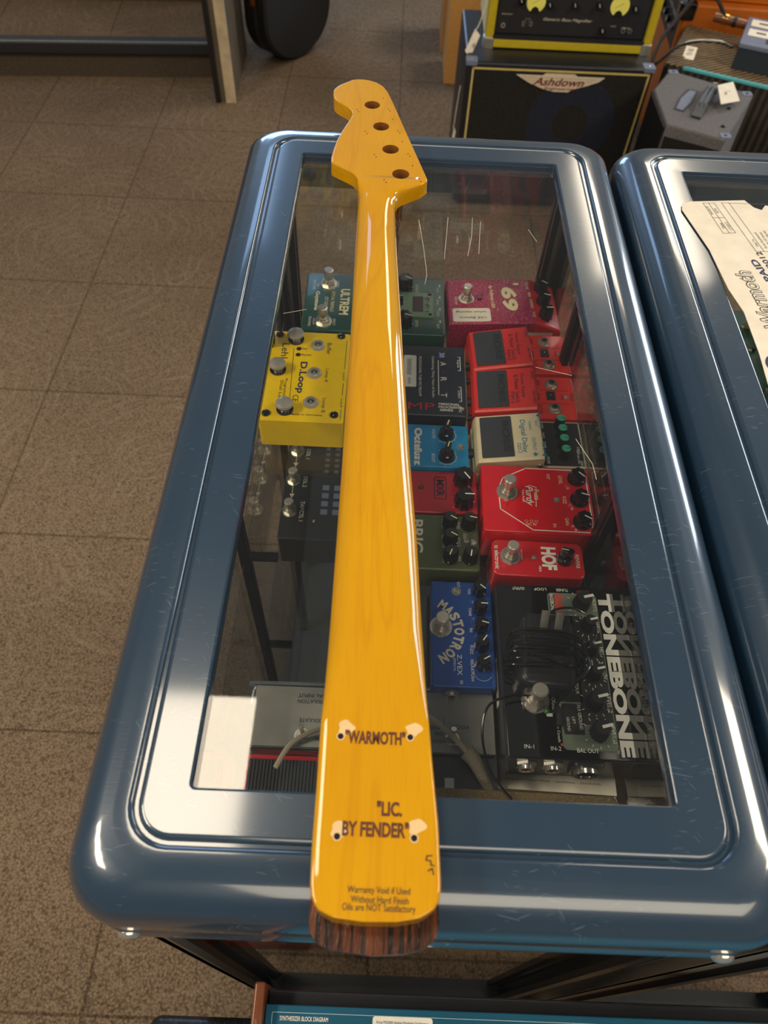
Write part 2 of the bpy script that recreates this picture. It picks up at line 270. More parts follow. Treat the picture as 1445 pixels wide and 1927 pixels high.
class MB:
    def __init__(s): s.v = []; s.f = []; s.m = []; s.mats = []; s.M = Matrix.Identity(4)
    def mi(s, name):
        if name not in s.mats: s.mats.append(name)
        return s.mats.index(name)
    def add(s, V, Fc, m):
        b = len(s.v); s.v += [s.M @ Vector(v) for v in V]; k = s.mi(m)
        for f in Fc: s.f.append([b+i for i in f]); s.m.append(k)
        return s
    def loft(s, rings, m, cap0=True, cap1=True, closed=True):
        n = len(rings[0]); V = [p for r in rings for p in r]; Fc = []
        for i in range(len(rings)-1):
            for j in range(n if closed else n-1):
                a = i*n+j; b = i*n+(j+1) % n; Fc.append((a, b, b+n, a+n))
        if cap0: Fc.append(tuple(range(n-1, -1, -1)))
        if cap1: Fc.append(tuple(range((len(rings)-1)*n, len(rings)*n)))
        return s.add(V, Fc, m)
    def box(s, x0, x1, y0, y1, z0, z1, m, r=0.0, b=0.0, seg=4):
        cx, cy, hx, hy = (x0+x1)/2, (y0+y1)/2, abs(x1-x0)/2, abs(y1-y0)/2
        r = min(r, hx*0.98, hy*0.98)
        if b <= 0:
            return s.loft([rrect(cx, cy, hx, hy, r, z0, seg), rrect(cx, cy, hx, hy, r, z1, seg)], m)
        rings = [rrect(cx, cy, hx, hy, r, z0, seg)]
        for k in range(5):
            a = k/4*PI/2; d = b*(1-math.cos(a))
            rings.append(rrect(cx, cy, hx-d, hy-d, max(r-d, 0.0001), z1-b+b*math.sin(a), seg))
        return s.loft(rings, m)
    def cyl(s, x, y, z0, z1, r, m, r1=None, n=20, b=0.0):
        prof = [(r, z0), (r if r1 is None else r1, z1-b)]
        if b: prof.append(((r if r1 is None else r1)-b, z1))
        return s.lathe(x, y, prof, m, n)
    def lathe(s, x, y, prof, m, n=24, flut=0, fd=0.0):
        rings = []
        for (r, z) in prof:
            rings.append([(x+(r*(1-(fd*(0.5+0.5*math.cos(flut*2*PI*j/n)) if flut else 0)))*math.cos(2*PI*j/n), y+(r*(1-(fd*(0.5+0.5*math.cos(flut*2*PI*j/n)) if flut else 0)))*math.sin(2*PI*j/n), z) for j in range(n)])
        return s.loft(rings, m)
    def prism(s, pts, z0, z1, m, b=0.0):
        if b:
            c = Vector((sum(p[0] for p in pts)/len(pts), sum(p[1] for p in pts)/len(pts)))
            def sh(d): return [tuple(Vector(p)-(Vector(p)-c).normalized()*d) for p in pts]
            return s.loft([[(*p, z0) for p in pts], [(*p, z1-b) for p in pts], [(*p, z1) for p in sh(b)]], m)
        return s.loft([[(*p, z0) for p in pts], [(*p, z1) for p in pts]], m)
    def flat(s, pts, z, m): return s.add([(p[0], p[1], z) for p in pts], [tuple(range(len(pts)))], m)
    def rect(s, x0, x1, y0, y1, z, m): return s.flat([(x0, y0), (x1, y0), (x1, y1), (x0, y1)], z, m)
    def line(s, pts, w, z, m, closed=False):
        pts = list(pts)
        if closed: pts = pts+[pts[0]]
        for a, b in zip(pts[:-1], pts[1:]):
            a = Vector(a); b = Vector(b); d = (b-a)
            if d.length < 1e-7: continue
            d.normalize(); p = Vector((-d.y, d.x))*w/2; e = d*w*0.4
            s.flat([a-e-p, b+e-p, b+e+p, a-e+p], z, m)
        return s
    def disc(s, x, y, r, z, m, n=20, sy=1): return s.flat([(x+r*math.cos(2*PI*i/n), y+r*sy*math.sin(2*PI*i/n)) for i in range(n)], z, m)
    def ringd(s, x, y, r, w, z, m, a0=0, a1=2*PI, n=28):
        return s.line([(x+r*math.cos(a0+(a1-a0)*i/n), y+r*math.sin(a0+(a1-a0)*i/n)) for i in range(n+1)], w, z, m)
    def text(s, st, x, y, z, L, H, m, rot=0, bold=0.0, shear=0.0):
        V, Fc, x0, x1, y0, y1 = text_geo(st, bold)
        if not V: return s
        sx = L/(x1-x0); sy = (H/(y1-y0)) if H else sx
        c, sn = math.cos(rot), math.sin(rot); out = []
        for v in V:
            a = (v.x-(x0+x1)/2)*sx; b = (v.y-(y0+y1)/2)*sy; a += b*shear
            out.append((x+a*c-b*sn, y+a*sn+b*c, z))
        return s.add(out, Fc, m)
    def tube(s, pts, r, m, n=8, res=6, closed=False):
        P = [Vector(p) for p in pts]; C = []
        if len(P) > 2:
            for i in range(len(P)-1):
                p0 = P[max(i-1, 0)]; p1 = P[i]; p2 = P[i+1]; p3 = P[min(i+2, len(P)-1)]
                for k in range(res):
                    t = k/res
                    C.append(0.5*((2*p1)+(p2-p0)*t+(2*p0-5*p1+4*p2-p3)*t*t+(3*p1-p0-3*p2+p3)*t*t*t))
            C.append(P[-1])
        else: C = P
        rings = []; up = Vector((0, 0, 1))
        for i, p in enumerate(C):
            d = (C[min(i+1, len(C)-1)]-C[max(i-1, 0)]).normalized()
            a = d.cross(up)
            if a.length < 1e-4: a = d.cross(Vector((1, 0, 0)))
            a.normalize(); bb = a.cross(d)
            rr = r if not callable(r) else r(i/(len(C)-1))
            rings.append([tuple(p+a*rr*math.cos(2*PI*j/n)+bb*rr*math.sin(2*PI*j/n)) for j in range(n)])
        return s.loft(rings, m)
    def build(s, name, parent=None, smooth=True, ang=35, **props):
        me = bpy.data.meshes.new(name); me.from_pydata([tuple(v) for v in s.v], [], s.f)
        for i, p in enumerate(me.polygons): p.material_index = s.m[i]
        for m in s.mats: me.materials.append(MATS[m])
        if smooth:
            for p in me.polygons: p.use_smooth = True
            me.set_sharp_from_angle(angle=R(ang))
        me.update()
        o = bpy.data.objects.new(name, me); COL.objects.link(o)
        if parent: o.parent = parent
        for k, v in props.items(): o[k] = v
        return o

def rrect(cx, cy, hx, hy, r, z, seg=4):
    r = max(r, 0.00005); out = []
    for (sx, sy, a0) in ((1, 1, 0), (-1, 1, 90), (-1, -1, 180), (1, -1, 270)):
        for k in range(seg+1):
            a = R(a0+90*k/seg)
            out.append((cx+sx*(hx-r)+r*math.cos(a), cy+sy*(hy-r)+r*math.sin(a), z))
    return out

def thing(name, label, cat, loc=(0, 0, 0), rz=0.0, group=None):
    o = bpy.data.objects.new(name, None); COL.objects.link(o); o.empty_display_size = 0.02
    o.location = loc; o.rotation_euler = (0, 0, rz); o['label'] = label; o['category'] = cat
    if group: o['group'] = group
    return o
def tag(o, label, cat, group=None):
    o['label'] = label; o['category'] = cat
    if group: o['group'] = group
    return o

# ------------------------------------------------------------------ setting
FZ = -1.02
f = MB().box(-3.2, 3.4, -2.0, 7.6, FZ-0.05, FZ, 'carpet').build('floor', smooth=False); f['kind'] = 'structure'

# ------------------------------------------------------------------ display cases
GZ = -0.003      # top of the glass set in the frame
SHELF = -0.215   # top of the upper glass shelf
def display_case(x0, x1, y0, y1, label, scratched):
    t = thing('display_case', label, 'display case', ((x0+x1)/2, (y0+y1)/2, FZ))
    hx, hy = (x1-x0)/2, (y1-y0)/2; Z = -FZ; wi = 0.068
    def ring(d, z, r): return rrect(0, 0, hx-d, hy-d, r, Z+z, 8)
    m = MB(); rings = [ring(0.004, -0.078, 0.030), ring(0.0, -0.078, 0.034), ring(0.0, -0.052, 0.034)]
    rings += [ring(0.0012, -0.050, 0.033), ring(0.0, -0.046, 0.034)]
    for k in range(9):
        a = k/8*PI/2; rings.append(ring(0.026*(1-math.cos(a)), -0.030+0.030*math.sin(a), 0.036-0.004*k/8))
    rings += [ring(0.0263, 0.0001, 0.032), ring(0.0338, 0.0002, 0.0262), ring(0.0340, 0.0002, 0.026), ring(0.0362, -0.0006, 0.024), ring(0.0372, -0.0028, 0.023), ring(0.0392, -0.0028, 0.021), ring(0.0404, -0.0006, 0.020), ring(0.0425, 0.0002, 0.018), ring(0.0428, 0.0002, 0.0178)]
    rings += [ring(wi-0.0019, 0.0, 0.0043), ring(wi-0.0016, 0.0, 0.004), ring(wi-0.0004, -0.0005, 0.003), ring(wi, -0.002, 0.0025), ring(wi, -0.012, 0.0025), ring(wi-0.004, -0.012, 0.004)]
    rings += [ring(0.030, -0.014, 0.02), ring(0.006, -0.040, 0.03), ring(0.004, -0.078, 0.030)]
    m.loft(rings, 'blue_metal', False, False); m.build('top_frame', t, ang=50)
    m = MB(); m.box(-hx+wi-0.006, hx-wi+0.006, -hy+wi-0.006, hy-wi+0.006, Z+GZ-0.006, Z+GZ, 'glass'); 
    if scratched:
        for pts in ([(0.044, 0.236), (0.042, 0.204), (0.037, 0.172)], [(0.052, 0.230), (0.048, 0.176)], [(-0.011, 0.228), (-0.006, 0.18), (-0.003, 0.14), (-0.005, 0.125)], [(0.019, 0.235), (0.014, 0.165)], [(-0.132, 0.075), (-0.112, 0.082)], [(0.10, 0.22), (0.107, 0.20)], [(0.115, -0.06), (0.125, -0.085), (0.126, -0.10)], [(0.09, 0.02), (0.12, 0.012)]):
            m.line(pts, 0.00035, Z+GZ+0.0001, 'offwhite')
    m.build('glass_top', t, smooth=False)
    gi = 0.022; zt, zb = Z-0.016, 0.10
    for nm, b in (('side_glass', (-hx+gi, -hx+gi+0.005, -hy+0.045, hy-0.045)), ('side_glass', (hx-gi-0.005, hx-gi, -hy+0.045, hy-0.045)), ('front_glass', (-hx+0.045, hx-0.045, -hy+gi, -hy+gi+0.005)), ('back_glass', (-hx+0.045, hx-0.045, hy-gi-0.005, hy-gi))):
        MB().box(*b, zb, zt, 'glass_wall').build(nm, t, smooth=False)
    for sx in (-1, 1):
        for sy in (-1, 1):
            m = MB(); px, py = sx*(hx-0.024), sy*(hy-0.024)
            a, b = sorted((px, px-sx*0.004)), sorted((py, py-sy*0.030))
            m.box(sx*(hx-0.016)-0.003, sx*(hx-0.016)+0.003, min(sy*(hy-0.012), sy*(hy-0.046)), max(sy*(hy-0.012), sy*(hy-0.046)), 0, Z-0.03, 'post_grey')
            m.box(min(sx*(hx-0.012), sx*(hx-0.034)), max(sx*(hx-0.012), sx*(hx-0.034)), sy*(hy-0.015)-0.003, sy*(hy-0.010)+0.003, 0, Z-0.03, 'post_grey'); m.box(min(sx*(hx-0.034), sx*(hx-0.046)), max(sx*(hx-0.034), sx*(hx-0.046)), sy*(hy-0.010)-0.003, sy*(hy-0.010)+0.003, 0, Z-0.03, 'post')
            m.box(px-0.006, px+0.006, py-0.006, py+0.006, 0, Z-0.03, 'post')
            m.build('corner_post', t, smooth=False)
    m = MB(); m.box(-hx+0.006, hx-0.006, -hy+0.006, hy-0.006, 0.0, 0.10, 'deck', r=0.02); m.build('base_deck', t)
    # shelves and their slotted rails
    for z, ya in ((SHELF, -hy+0.045), (-0.425, -hy+0.030)):
        MB().box(-hx+0.032, hx-0.032, ya, hy-0.032, Z+z-0.006, Z+z, 'glass').build('glass_shelf', t, smooth=False)
    for sx in (-1, 1):
        for yy in (-0.045, 0.225):
            m = MB(); x = sx*(hx-0.0305)
            m.box(x-0.0035, x+0.0035, yy-0.010, yy+0.010, 0.10, Z-0.016, 'post')
            m.box(x-sx*0.004-0.0006, x-sx*0.004+0.0006, yy-0.004, yy+0.004, 0.12, Z-0.03, 'black')
            m.build('slotted_rail', t, smooth=False)
            for z in (SHELF, -0.425):
                m = MB(); m.box(min(x, x-sx*0.034), max(x, x-sx*0.034), yy-0.004, yy+0.004, Z+z-0.013, Z+z-0.0065, 'black_satin'); m.build('shelf_bracket', t, smooth=False)
    m0 = lambda: MB()
    prof = [(0.0068, 0), (0.0066, 0.0010), (0.0052, 0.0026), (0.0028, 0.0034), (0.0005, 0.0036)]
    for x in (-hx+0.032, hx-0.032):
        m = MB(); m.M = Matrix.Translation((x, -hy, Z-0.064)) @ Matrix.Rotation(R(90), 4, 'X')
        m.lathe(0, 0, prof, 'chrome'); m.build('screw', t)
    for y in (0.373, -0.0065, -0.37):
        m = MB(); m.M = Matrix.Translation((-hx, y, Z-0.060)) @ Matrix.Rotation(R(-90), 4, 'Y') @ Matrix.Scale(0.55, 4)
        m.lathe(0, 0, prof, 'brass'); m.build('screw', t)
    return t
display_case(-0.168, 0.246, 0.048, 0.863, 'blue metal framed glass display case with the wooden instrument neck lying across it', True)
display_case(0.2505, 0.6645, 0.045, 0.860, 'blue metal framed glass display case at the right edge under the torn invoice', False)

# ------------------------------------------------------------------ bass neck
NL = [(0.9168, -0.0465), (0.9150, -0.0520), (0.9085, -0.0590), (0.9025, -0.0654), (0.8957, -0.0699), (0.8879, -0.0724), (0.8779, -0.0723), (0.8694, -0.0705), (0.8625, -0.0658), (0.857, -0.0601), (0.8504, -0.0537), (0.8436, -0.0497), (0.8356, -0.0481), (0.8261, -0.0493), (0.8132, -0.0532), (0.7994, -0.057), (0.7793, -0.0614), (0.7599, -0.064), (0.7453, -0.0652), (0.7362, -0.0645), (0.7325, -0.0604), (0.728, -0.0546), (0.7222, -0.0463), (0.7164, -0.0400), (0.7084, -0.0360), (0.688, -0.034), (0.6666, -0.034), (0.5981, -0.0329), (0.4919, -0.0308), (0.3499, -0.029), (0.2868, -0.0286), (0.2057, -0.0281), (0.17, -0.0279), (0.157, -0.028), (0.141, -0.0279), (0.1084, -0.0275), (0.0806, -0.0274), (0.0632, -0.0267), (0.057, -0.0252), (0.0525, -0.0212), (0.0497, -0.0140), (0.0485, 0.0)]
NR = [(0.9168, -0.0390), (0.9155, -0.0320), (0.9115, -0.0240), (0.9034, -0.0160), (0.8901, -0.0101), (0.8624, -0.0027), (0.8056, 0.0114), (0.748, 0.026), (0.7128, 0.0348), (0.7089, 0.0342), (0.7027, 0.0289), (0.6981, 0.0193), (0.6941, 0.0114), (0.6892, 0.0064), (0.6817, 0.004), (0.6723, 0.0037), (0.6011, 0.0073), (0.4461, 0.0165), (0.3528, 0.0222), (0.2897, 0.0272), (0.1941, 0.0322), (0.1685, 0.0332), (0.1573, 0.0338), (0.1334, 0.0355), (0.0957, 0.0389), (0.067, 0.0399), (0.060, 0.0395), (0.0545, 0.036), (0.0508, 0.029), (0.0489, 0.018), (0.0485, 0.004)]
def interp(T, y):
    T = sorted(T)
    if y <= T[0][0]: return T[0][1]
    for (a, u), (b, v) in zip(T[:-1], T[1:]):
        if y <= b: return u+(v-u)*(y-a)/(b-a)
    return T[-1][1]
def cinterp(T, y):   # smooth (averaged) interpolation
    d = 0.0016; return (interp(T, y-d)+interp(T, y-d/2)+interp(T, y)+interp(T, y+d/2)+interp(T, y+d))/5 if 0.062 < y < 0.905 else interp(T, y)
nt_ = thing('instrument_neck', 'amber lacquered maple bass guitar neck lying face down along the blue glass case', 'guitar neck', (0.0, 0.48, 0.0))
ys = [0.0485+0.0004*k*k for k in range(1, 6)]; ys = [0.0485, 0.0489, 0.0497, 0.0510, 0.0530, 0.0555, 0.059]
y = 0.064
while y < 0.905: ys.append(y); y += (0.0022 if (y > 0.66 or y < 0.20) else 0.008)
ys += [0.907, 0.9085, 0.910, 0.9115, 0.9135, 0.915, 0.916, 0.9168]
EXP = [(0.04, 0.10), (0.150, 0.10), (0.215, 0.72), (0.30, 0.85), (0.655, 0.85), (0.688, 0.55), (0.703, 0.10), (0.712, 0.05), (1.0, 0.05)]
TOP = [(0.04, 0.0250), (0.16, 0.0250), (0.22, 0.0242), (0.64, 0.0220), (0.69, 0.0240), (0.71, 0.0245), (1, 0.0245)]
BOT = [(0.04, 0.0062), (0.694, 0.0062), (0.705, 0.0100), (1.0, 0.0100)]
m = MB(); rings = []; NP = 36
for y in ys:
    xl, xr = cinterp(NL, y), cinterp(NR, y)
    if xr < xl: xl, xr = xr, xl
    xc, hw = (xl+xr)/2, (xr-xl)/2; e = interp(EXP, y); zt, zb = interp(TOP, y), interp(BOT, y)
    ring = []
    for k in range(NP+1):
        a = PI*k/NP; ca, sa = math.cos(a), math.sin(a)
        ring.append((xc+hw*math.copysign(abs(ca)**e, ca), y-0.48, zb+(zt-zb)*(sa**e if sa > 1e-6 else 0)))
    rings.append(ring)
m.loft(rings, 'amber_maple')
neck = m.build('maple_back', nt_, ang=40)
neck.data.materials.append(MATS['hole_wood'])
HOLES = [(-0.027, 0.858), (-0.0155, 0.812), (-0.004, 0.766), (0.0075, 0.7195)]
cm = MB()
for (hx_, hy_) in HOLES: cm.cyl(hx_, hy_-0.48, 0.0, 0.04, 0.0088, 'hole_wood', n=28)
cutter = cm.build('cutter', nt_)
bm_ = neck.modifiers.new('b', 'BOOLEAN'); bm_.operation = 'DIFFERENCE'; bm_.object = cutter; bm_.solver = 'EXACT'; bm_.material_mode = 'TRANSFER'
dg = bpy.context.evaluated_depsgraph_get(); dg.update()
nm_ = bpy.data.meshes.new_from_object(neck.evaluated_get(dg)); neck.modifiers.clear(); neck.data = nm_; nm_.name = 'maple_back'
for p_ in nm_.polygons:
    if p_.normal.z > 0.999 and (p_.center.y > 0.715-0.48 or p_.center.y < 0.145-0.48): p_.use_smooth = False
bpy.data.objects.remove(cutter)
# fretboard
xs = []
def fb_x(T, y, s): return interp(T, max(y, 0.064))-s*0.0004
m = MB(); pl = [(-0.0270, 0.052), (-0.0262, 0.0455), (-0.0225, 0.0405), (-0.0150, 0.0375), (0.006, 0.0358), (0.022, 0.0370), (0.0335, 0.0400), (0.0385, 0.0450), (0.0402, 0.052)]
yy = [0.07, 0.10, 0.14, 0.2, 0.3, 0.4, 0.5, 0.6, 0.694]
poly = pl+[(interp(NR, y)-0.0004, y) for y in yy]+[(interp(NL, y)+0.0004, y) for y in reversed(yy)]
poly = [(a, b-0.48) for a, b in poly]
m.prism(poly, 0.0003, 0.0060, 'rosewood'); m.build('fretboard', nt_, smooth=False)
# marks on the back of the neck
m = MB(); Z = 0.0252
T = lambda st, x, y, L, H, mt='brown_ink', b=0.0: m.text(st, x, y-0.48, Z, L, H, mt, bold=b)
T('"WARMOTH"', 0.0035, 0.1400, 0.034, 0.0078, b=0.035)
T('"LIC.', 0.0125, 0.1020, 0.0135, 0.0078, b=0.035)
T('BY FENDER"', 0.0055, 0.0915, 0.035, 0.0078, b=0.035)
T('Warranty Void if Used', 0.0082, 0.0622, 0.0315, 0.0042, 'ink', 0.0)
T('Without Hard Finish', 0.0088, 0.0583, 0.029, 0.0032, 'ink', 0.0)
T('Oils are NOT Satisfactory', 0.0085, 0.0543, 0.0365, 0.0042, 'ink', 0.0)
m.build('lettering', nt_, smooth=False, label='dark printed and stamped lettering')
m = MB()
for pts in (([(0.0325, 0.0795), (0.0320, 0.0775), (0.0345, 0.0772), (0.0345, 0.0752), (0.0362, 0.0750)]), ([(0.0325, 0.0795), (0.0350, 0.0797)]), ([(0.0330, 0.0725), (0.0352, 0.0736), (0.0358, 0.0708)])):
    m.line([(a, b-0.48) for a, b in pts], 0.0006, Z, 'ink')
m.build('pencil_mark', nt_, smooth=False)
for (x, y, wx, wy) in ((-0.016, 0.1400, 0.0026, 0.0050), (0.0232, 0.1410, 0.0018, 0.0042), (-0.0145, 0.0872, 0.0008, 0.0032), (0.0258, 0.0878, 0.0012, 0.0058)):
    m = MB()
    pts = [(x+wx+0.0046*(1+0.25*math.sin(3*a+x*300))*math.cos(a), y-0.48+wy+0.0040*(1+0.2*math.cos(2*a+x*200))*math.sin(a)) for a in [2*PI*i/22 for i in range(22)]]
    m.flat(pts, Z-0.0001, 'bare_maple')
    m.disc(x, y-0.48, 0.0024, Z, 'bare_maple'); m.disc(x, y-0.48, 0.0017, Z+0.0001, 'dark_hole'); m.build('screw_hole', nt_, smooth=False)
m = MB()
for (hx_, hy_) in HOLES:
    for dx, dy in ((-0.0165, -0.012), (-0.0145, -0.0165), (0.0185, -0.0075), (0.0205, -0.012), (0.012, 0.0165)):
        m.disc(hx_+dx, hy_-0.48+dy, 0.0007, 0.0247, 'dark_hole', 10)
m.build('pilot_holes', nt_, smooth=False, kind='stuff')

# ------------------------------------------------------------------ pedal parts
def knob(parent, x, y, z, r, h, ang=90, body='black_gloss', mark='white', flut=0, capm=None, skirt=0.0, name='knob', mw=0.13):
    m = MB()
    if skirt: m.cyl(x, y, z, z+0.0022, r+skirt, body, r1=r+skirt*0.7, n=28)
    m.lathe(x, y, [(r, z), (r*0.97, z+h*0.3), (r*0.88, z+h-0.0012), (r*0.80, z+h), (0.0003, z+h)], body, 36, flut, 0.16 if flut else 0)
    a = R(ang); c, s = math.cos(a), math.sin(a)
    m.line([(x+c*r*0.0, y+s*r*0.0), (x+c*r*0.82, y+s*r*0.82)], max(0.0009, r*mw), z+h+0.0004, mark)
    if flut: m.line([(x+c*r*0.8, y+s*r*0.8), (x+c*r*0.98, y+s*r*0.98)], max(0.0008, r*0.13), z+0.0035, mark)
    o = m.build(name, parent, ang=30)
    if capm:
        m = MB(); m.cyl(x, y, z+h, z+h+0.0006, r*0.84, capm, n=24); m.line([(x+c*r*0.15, y+s*r*0.15), (x+c*r*0.8, y+s*r*0.8)], max(0.0008, r*0.13), z+h+0.0008, mark); m.build('knob_cap', o, ang=30)
    return o
def pointer_knob(parent, x, y, z, r, h, ang, mark='cream'):
    m = MB(); m.cyl(x, y, z, z+h*0.45, r, 'black_gloss', r1=r*0.86, n=28, b=0.001)
    a = R(ang); c, s = math.cos(a), math.sin(a); w = r*0.36
    M0 = m.M; m.M = Matrix.Translation((x, y, 0)) @ Matrix.Rotation(a, 4, 'Z')
    m.box(-r*0.75, r*0.75, -w, w, z+h*0.4, z+h, 'black_gloss', r=w*0.8, b=0.001)
    m.line([(0, 0), (r*0.7, 0)], 0.0011, z+h+0.0003, mark); m.M = M0
    return m.build('knob', parent, ang=30)
def footswitch(parent, x, y, z, s=1.0):
    m = MB(); m.cyl(x, y, z, z+0.0012*s, 0.0088*s, 'chrome', n=24)
    m.cyl(x, y, z+0.0012*s, z+0.0042*s, 0.0072*s, 'steel', n=6); m.cyl(x, y, z+0.0042*s, z+0.0065*s, 0.0055*s, 'steel', n=20)
    m.cyl(x, y, z+0.006*s, z+0.0125*s, 0.0042*s, 'steel', n=20)
    o = m.build('footswitch', parent, ang=30)
    m = MB(); m.cyl(x, y, z+0.0125*s, z+0.0185*s, 0.0050*s, 'nickel', n=24, b=0.0008*s); m.build('button', o, ang=30)
    return o
def jack(parent, x, y, z, s=1.0, axis=None, name='jack'):
    m = MB()
    if axis: m.M = Matrix.Translation((x, y, z)) @ axis; x = y = z = 0
    m.cyl(x, y, z, z+0.002*s, 0.0068*s, 'steel', n=6, b=0.0004)
    m.lathe(x, y, [(0.0050*s, z+0.002*s), (0.0050*s, z+0.0042*s), (0.0032*s, z+0.0042*s), (0.0030*s, z+0.0024*s)], 'chrome', 22)
    m.disc(x, y, 0.0031*s, z+0.0030*s, 'dark_hole')
    return m.build(name, parent, ang=30)
def led(parent, x, y, z, r, m_):
    m = MB(); m.lathe(x, y, [(r*1.35, z), (r*1.3, z+0.0008), (r, z+0.0010), (r*0.8, z+r*0.8), (r*0.3, z+r*1.1)], m_, 16)
    return m.build('led', parent)
def screw(parent, x, y, z, r, m_='black_gloss'):
    m = MB(); m.lathe(x, y, [(r, z), (r*0.9, z+r*0.35), (r*0.5, z+r*0.6), (0.0002, z+r*0.65)], m_, 18)
    m.line([(x-r*0.4, y), (x+r*0.4, y)], r*0.2, z+r*0.68, 'dark_hole'); m.line([(x, y-r*0.4), (x, y+r*0.4)], r*0.2, z+r*0.681, 'dark_hole')
    return m.build('screw', parent)
RX = lambda d: Matrix.Rotation(R(d), 4, 'X')
RY = lambda d: Matrix.Rotation(R(d), 4, 'Y')

class Pedal:
    """local frame: x along the lettering, y towards the top of the lettering; turned -90 so y points to world +X"""
    def __init__(s, name, label, cat, cx, cy, zt, w, d, rot=-90, group=None, zb=SHELF):
        s.t = thing(name, label, cat, (cx, cy, zb), R(rot), group); s.w, s.d, s.h = w, d, zt-zb
        s.b = MB(); s.Z = s.h+0.00025
    def f(s, fx, fy): return ((fx-0.5)*s.w, (fy-0.5)*s.d)
    def body(s, m_, r=0.004, b=0.002, z0=0.002): s.b.box(-s.w/2, s.w/2, -s.d/2, s.d/2, z0, s.h, m_, r=r, b=b, seg=5)
    def T(s, st, fx, fy, L, H, m_='white', rot=0, bold=0.0, shear=0.0, dz=0.0):
        s.b.text(st, *s.f(fx, fy), s.Z+dz, L, H, m_, rot=R(rot), bold=bold, shear=shear); return s
    def line(s, pts, w, m_='white', closed=False, dz=0): s.b.line([s.f(*p) for p in pts], w, s.Z+dz, m_, closed); return s
    def rect(s, fx0, fx1, fy0, fy1, m_, dz=0.0):
        a = s.f(fx0, fy0); b = s.f(fx1, fy1); s.b.rect(a[0], b[0], a[1], b[1], s.Z+dz, m_); return s
    def feet(s, rub='rubber_dark'):
        for sx in (-1, 1):
            for sy in (-1, 1): s.b.cyl(sx*(s.w/2-0.009), sy*(s.d/2-0.009), 0, 0.003, 0.005, rub, n=12)
    def knob(s, fx, fy, r, h, ang=90, **k): return knob(s.t, *s.f(fx, fy), s.h, r, h, ang, **k)
    def fs(s, fx, fy, sc=1.0): return footswitch(s.t, *s.f(fx, fy), s.h, sc)
    def led(s, fx, fy, r, m_): return led(s.t, *s.f(fx, fy), s.h, r, m_)
    def screw(s, fx, fy, r, m_='black_gloss'): return screw(s.t, *s.f(fx, fy), s.h, r, m_)
    def done(s, nm='housing', ang=35): s.b.build(nm, s.t, ang=ang); return s.t

# green tremolo pedal
p = Pedal('effects_pedal', 'dark green effects pedal with ULTREM lettering and two footswitches behind the yellow pedal', 'effects pedal', -0.0165, 0.7640, -0.175, 0.1105, 0.178)
p.body('green', 0.004, 0.0015); p.feet()
p.T('ULTREM', 0.50, 0.285, 0.050, 0.0118, 'cream', bold=0.03).T('OPTICAL TREMOLO', 0.50, 0.20, 0.040, 0.0042, 'cream').T('GST-CE4', 0.50, 0.155, 0.017, 0.0042, 'cream')
p.T('Guyatone', 0.5, 0.085, 0.037, 0.0065, 'cream', bold=0.02).T('CONTROL', 0.19, 0.225, 0.014, 0.003).T('EFFECT', 0.86, 0.225, 0.012, 0.003)
p.T('EFFECT MODE', 0.22, 0.055, 0.019, 0.003).T('TAP', 0.22, 0.08, 0.006, 0.0028).T('ON/OFF', 0.86, 0.085, 0.012, 0.003).T('TRUE BYPASS', 0.86, 0.055, 0.018, 0.003)
p.T('SATURATION', 0.22, 0.80, 0.020, 0.0036, 'cream').T('DEPTH', 0.82, 0.80, 0.012, 0.0036, 'cream')
for i, st in enumerate(('9-12V', 'IN', 'EXP', 'OUT')): p.T(st, 0.22+0.21*i, 0.95, 0.009, 0.003, 'white'); p.b.flat([p.f(0.14+0.21*i, 0.955), p.f(0.17+0.21*i, 0.97), p.f(0.11+0.21*i, 0.97)], p.Z, 'white')
p.rect(0.02, 0.98, 0.985, 0.995, 'silver_blue')
p.done()
pl = MB(); a = p.f(0.30, 0.355); b = p.f(0.72, 0.915); pl.box(a[0], b[0], a[1], b[1], p.h, p.h+0.0022, 'pale_green', r=0.001, b=0.0004)
c = p.f(0.37, 0.77); d = p.f(0.64, 0.845); pl.rect(c[0], d[0], c[1], d[1], p.h+0.0024, 'red_window'); pl.build('green_plate', p.t)
for (u, v) in ((0.33, 0.38), (0.68, 0.38), (0.33, 0.895), (0.68, 0.895)): screw(p.t, *p.f(u, v), p.h+0.0022, 0.0022)
for k in range(3):
    x, y = p.f(0.38+0.12*k, 0.875); m = MB(); m.cyl(x, y, p.h+0.002, p.h+0.004, 0.0022, 'steel', n=8); m.tube([(x, y, p.h+0.003), (x-0.002, y+0.0015, p.h+0.011)], 0.0009, 'steel'); m.build('toggle_switch', p.t)
p.fs(0.20, 0.16, 1.25); p.fs(0.86, 0.15, 1.25)
p.knob(0.18, 0.715, 0.0105, 0.016, 60, flut=8); p.knob(0.50, 0.66, 0.0085, 0.014, 90, flut=8); p.knob(0.84, 0.715, 0.0105, 0.016, 75, flut=8)

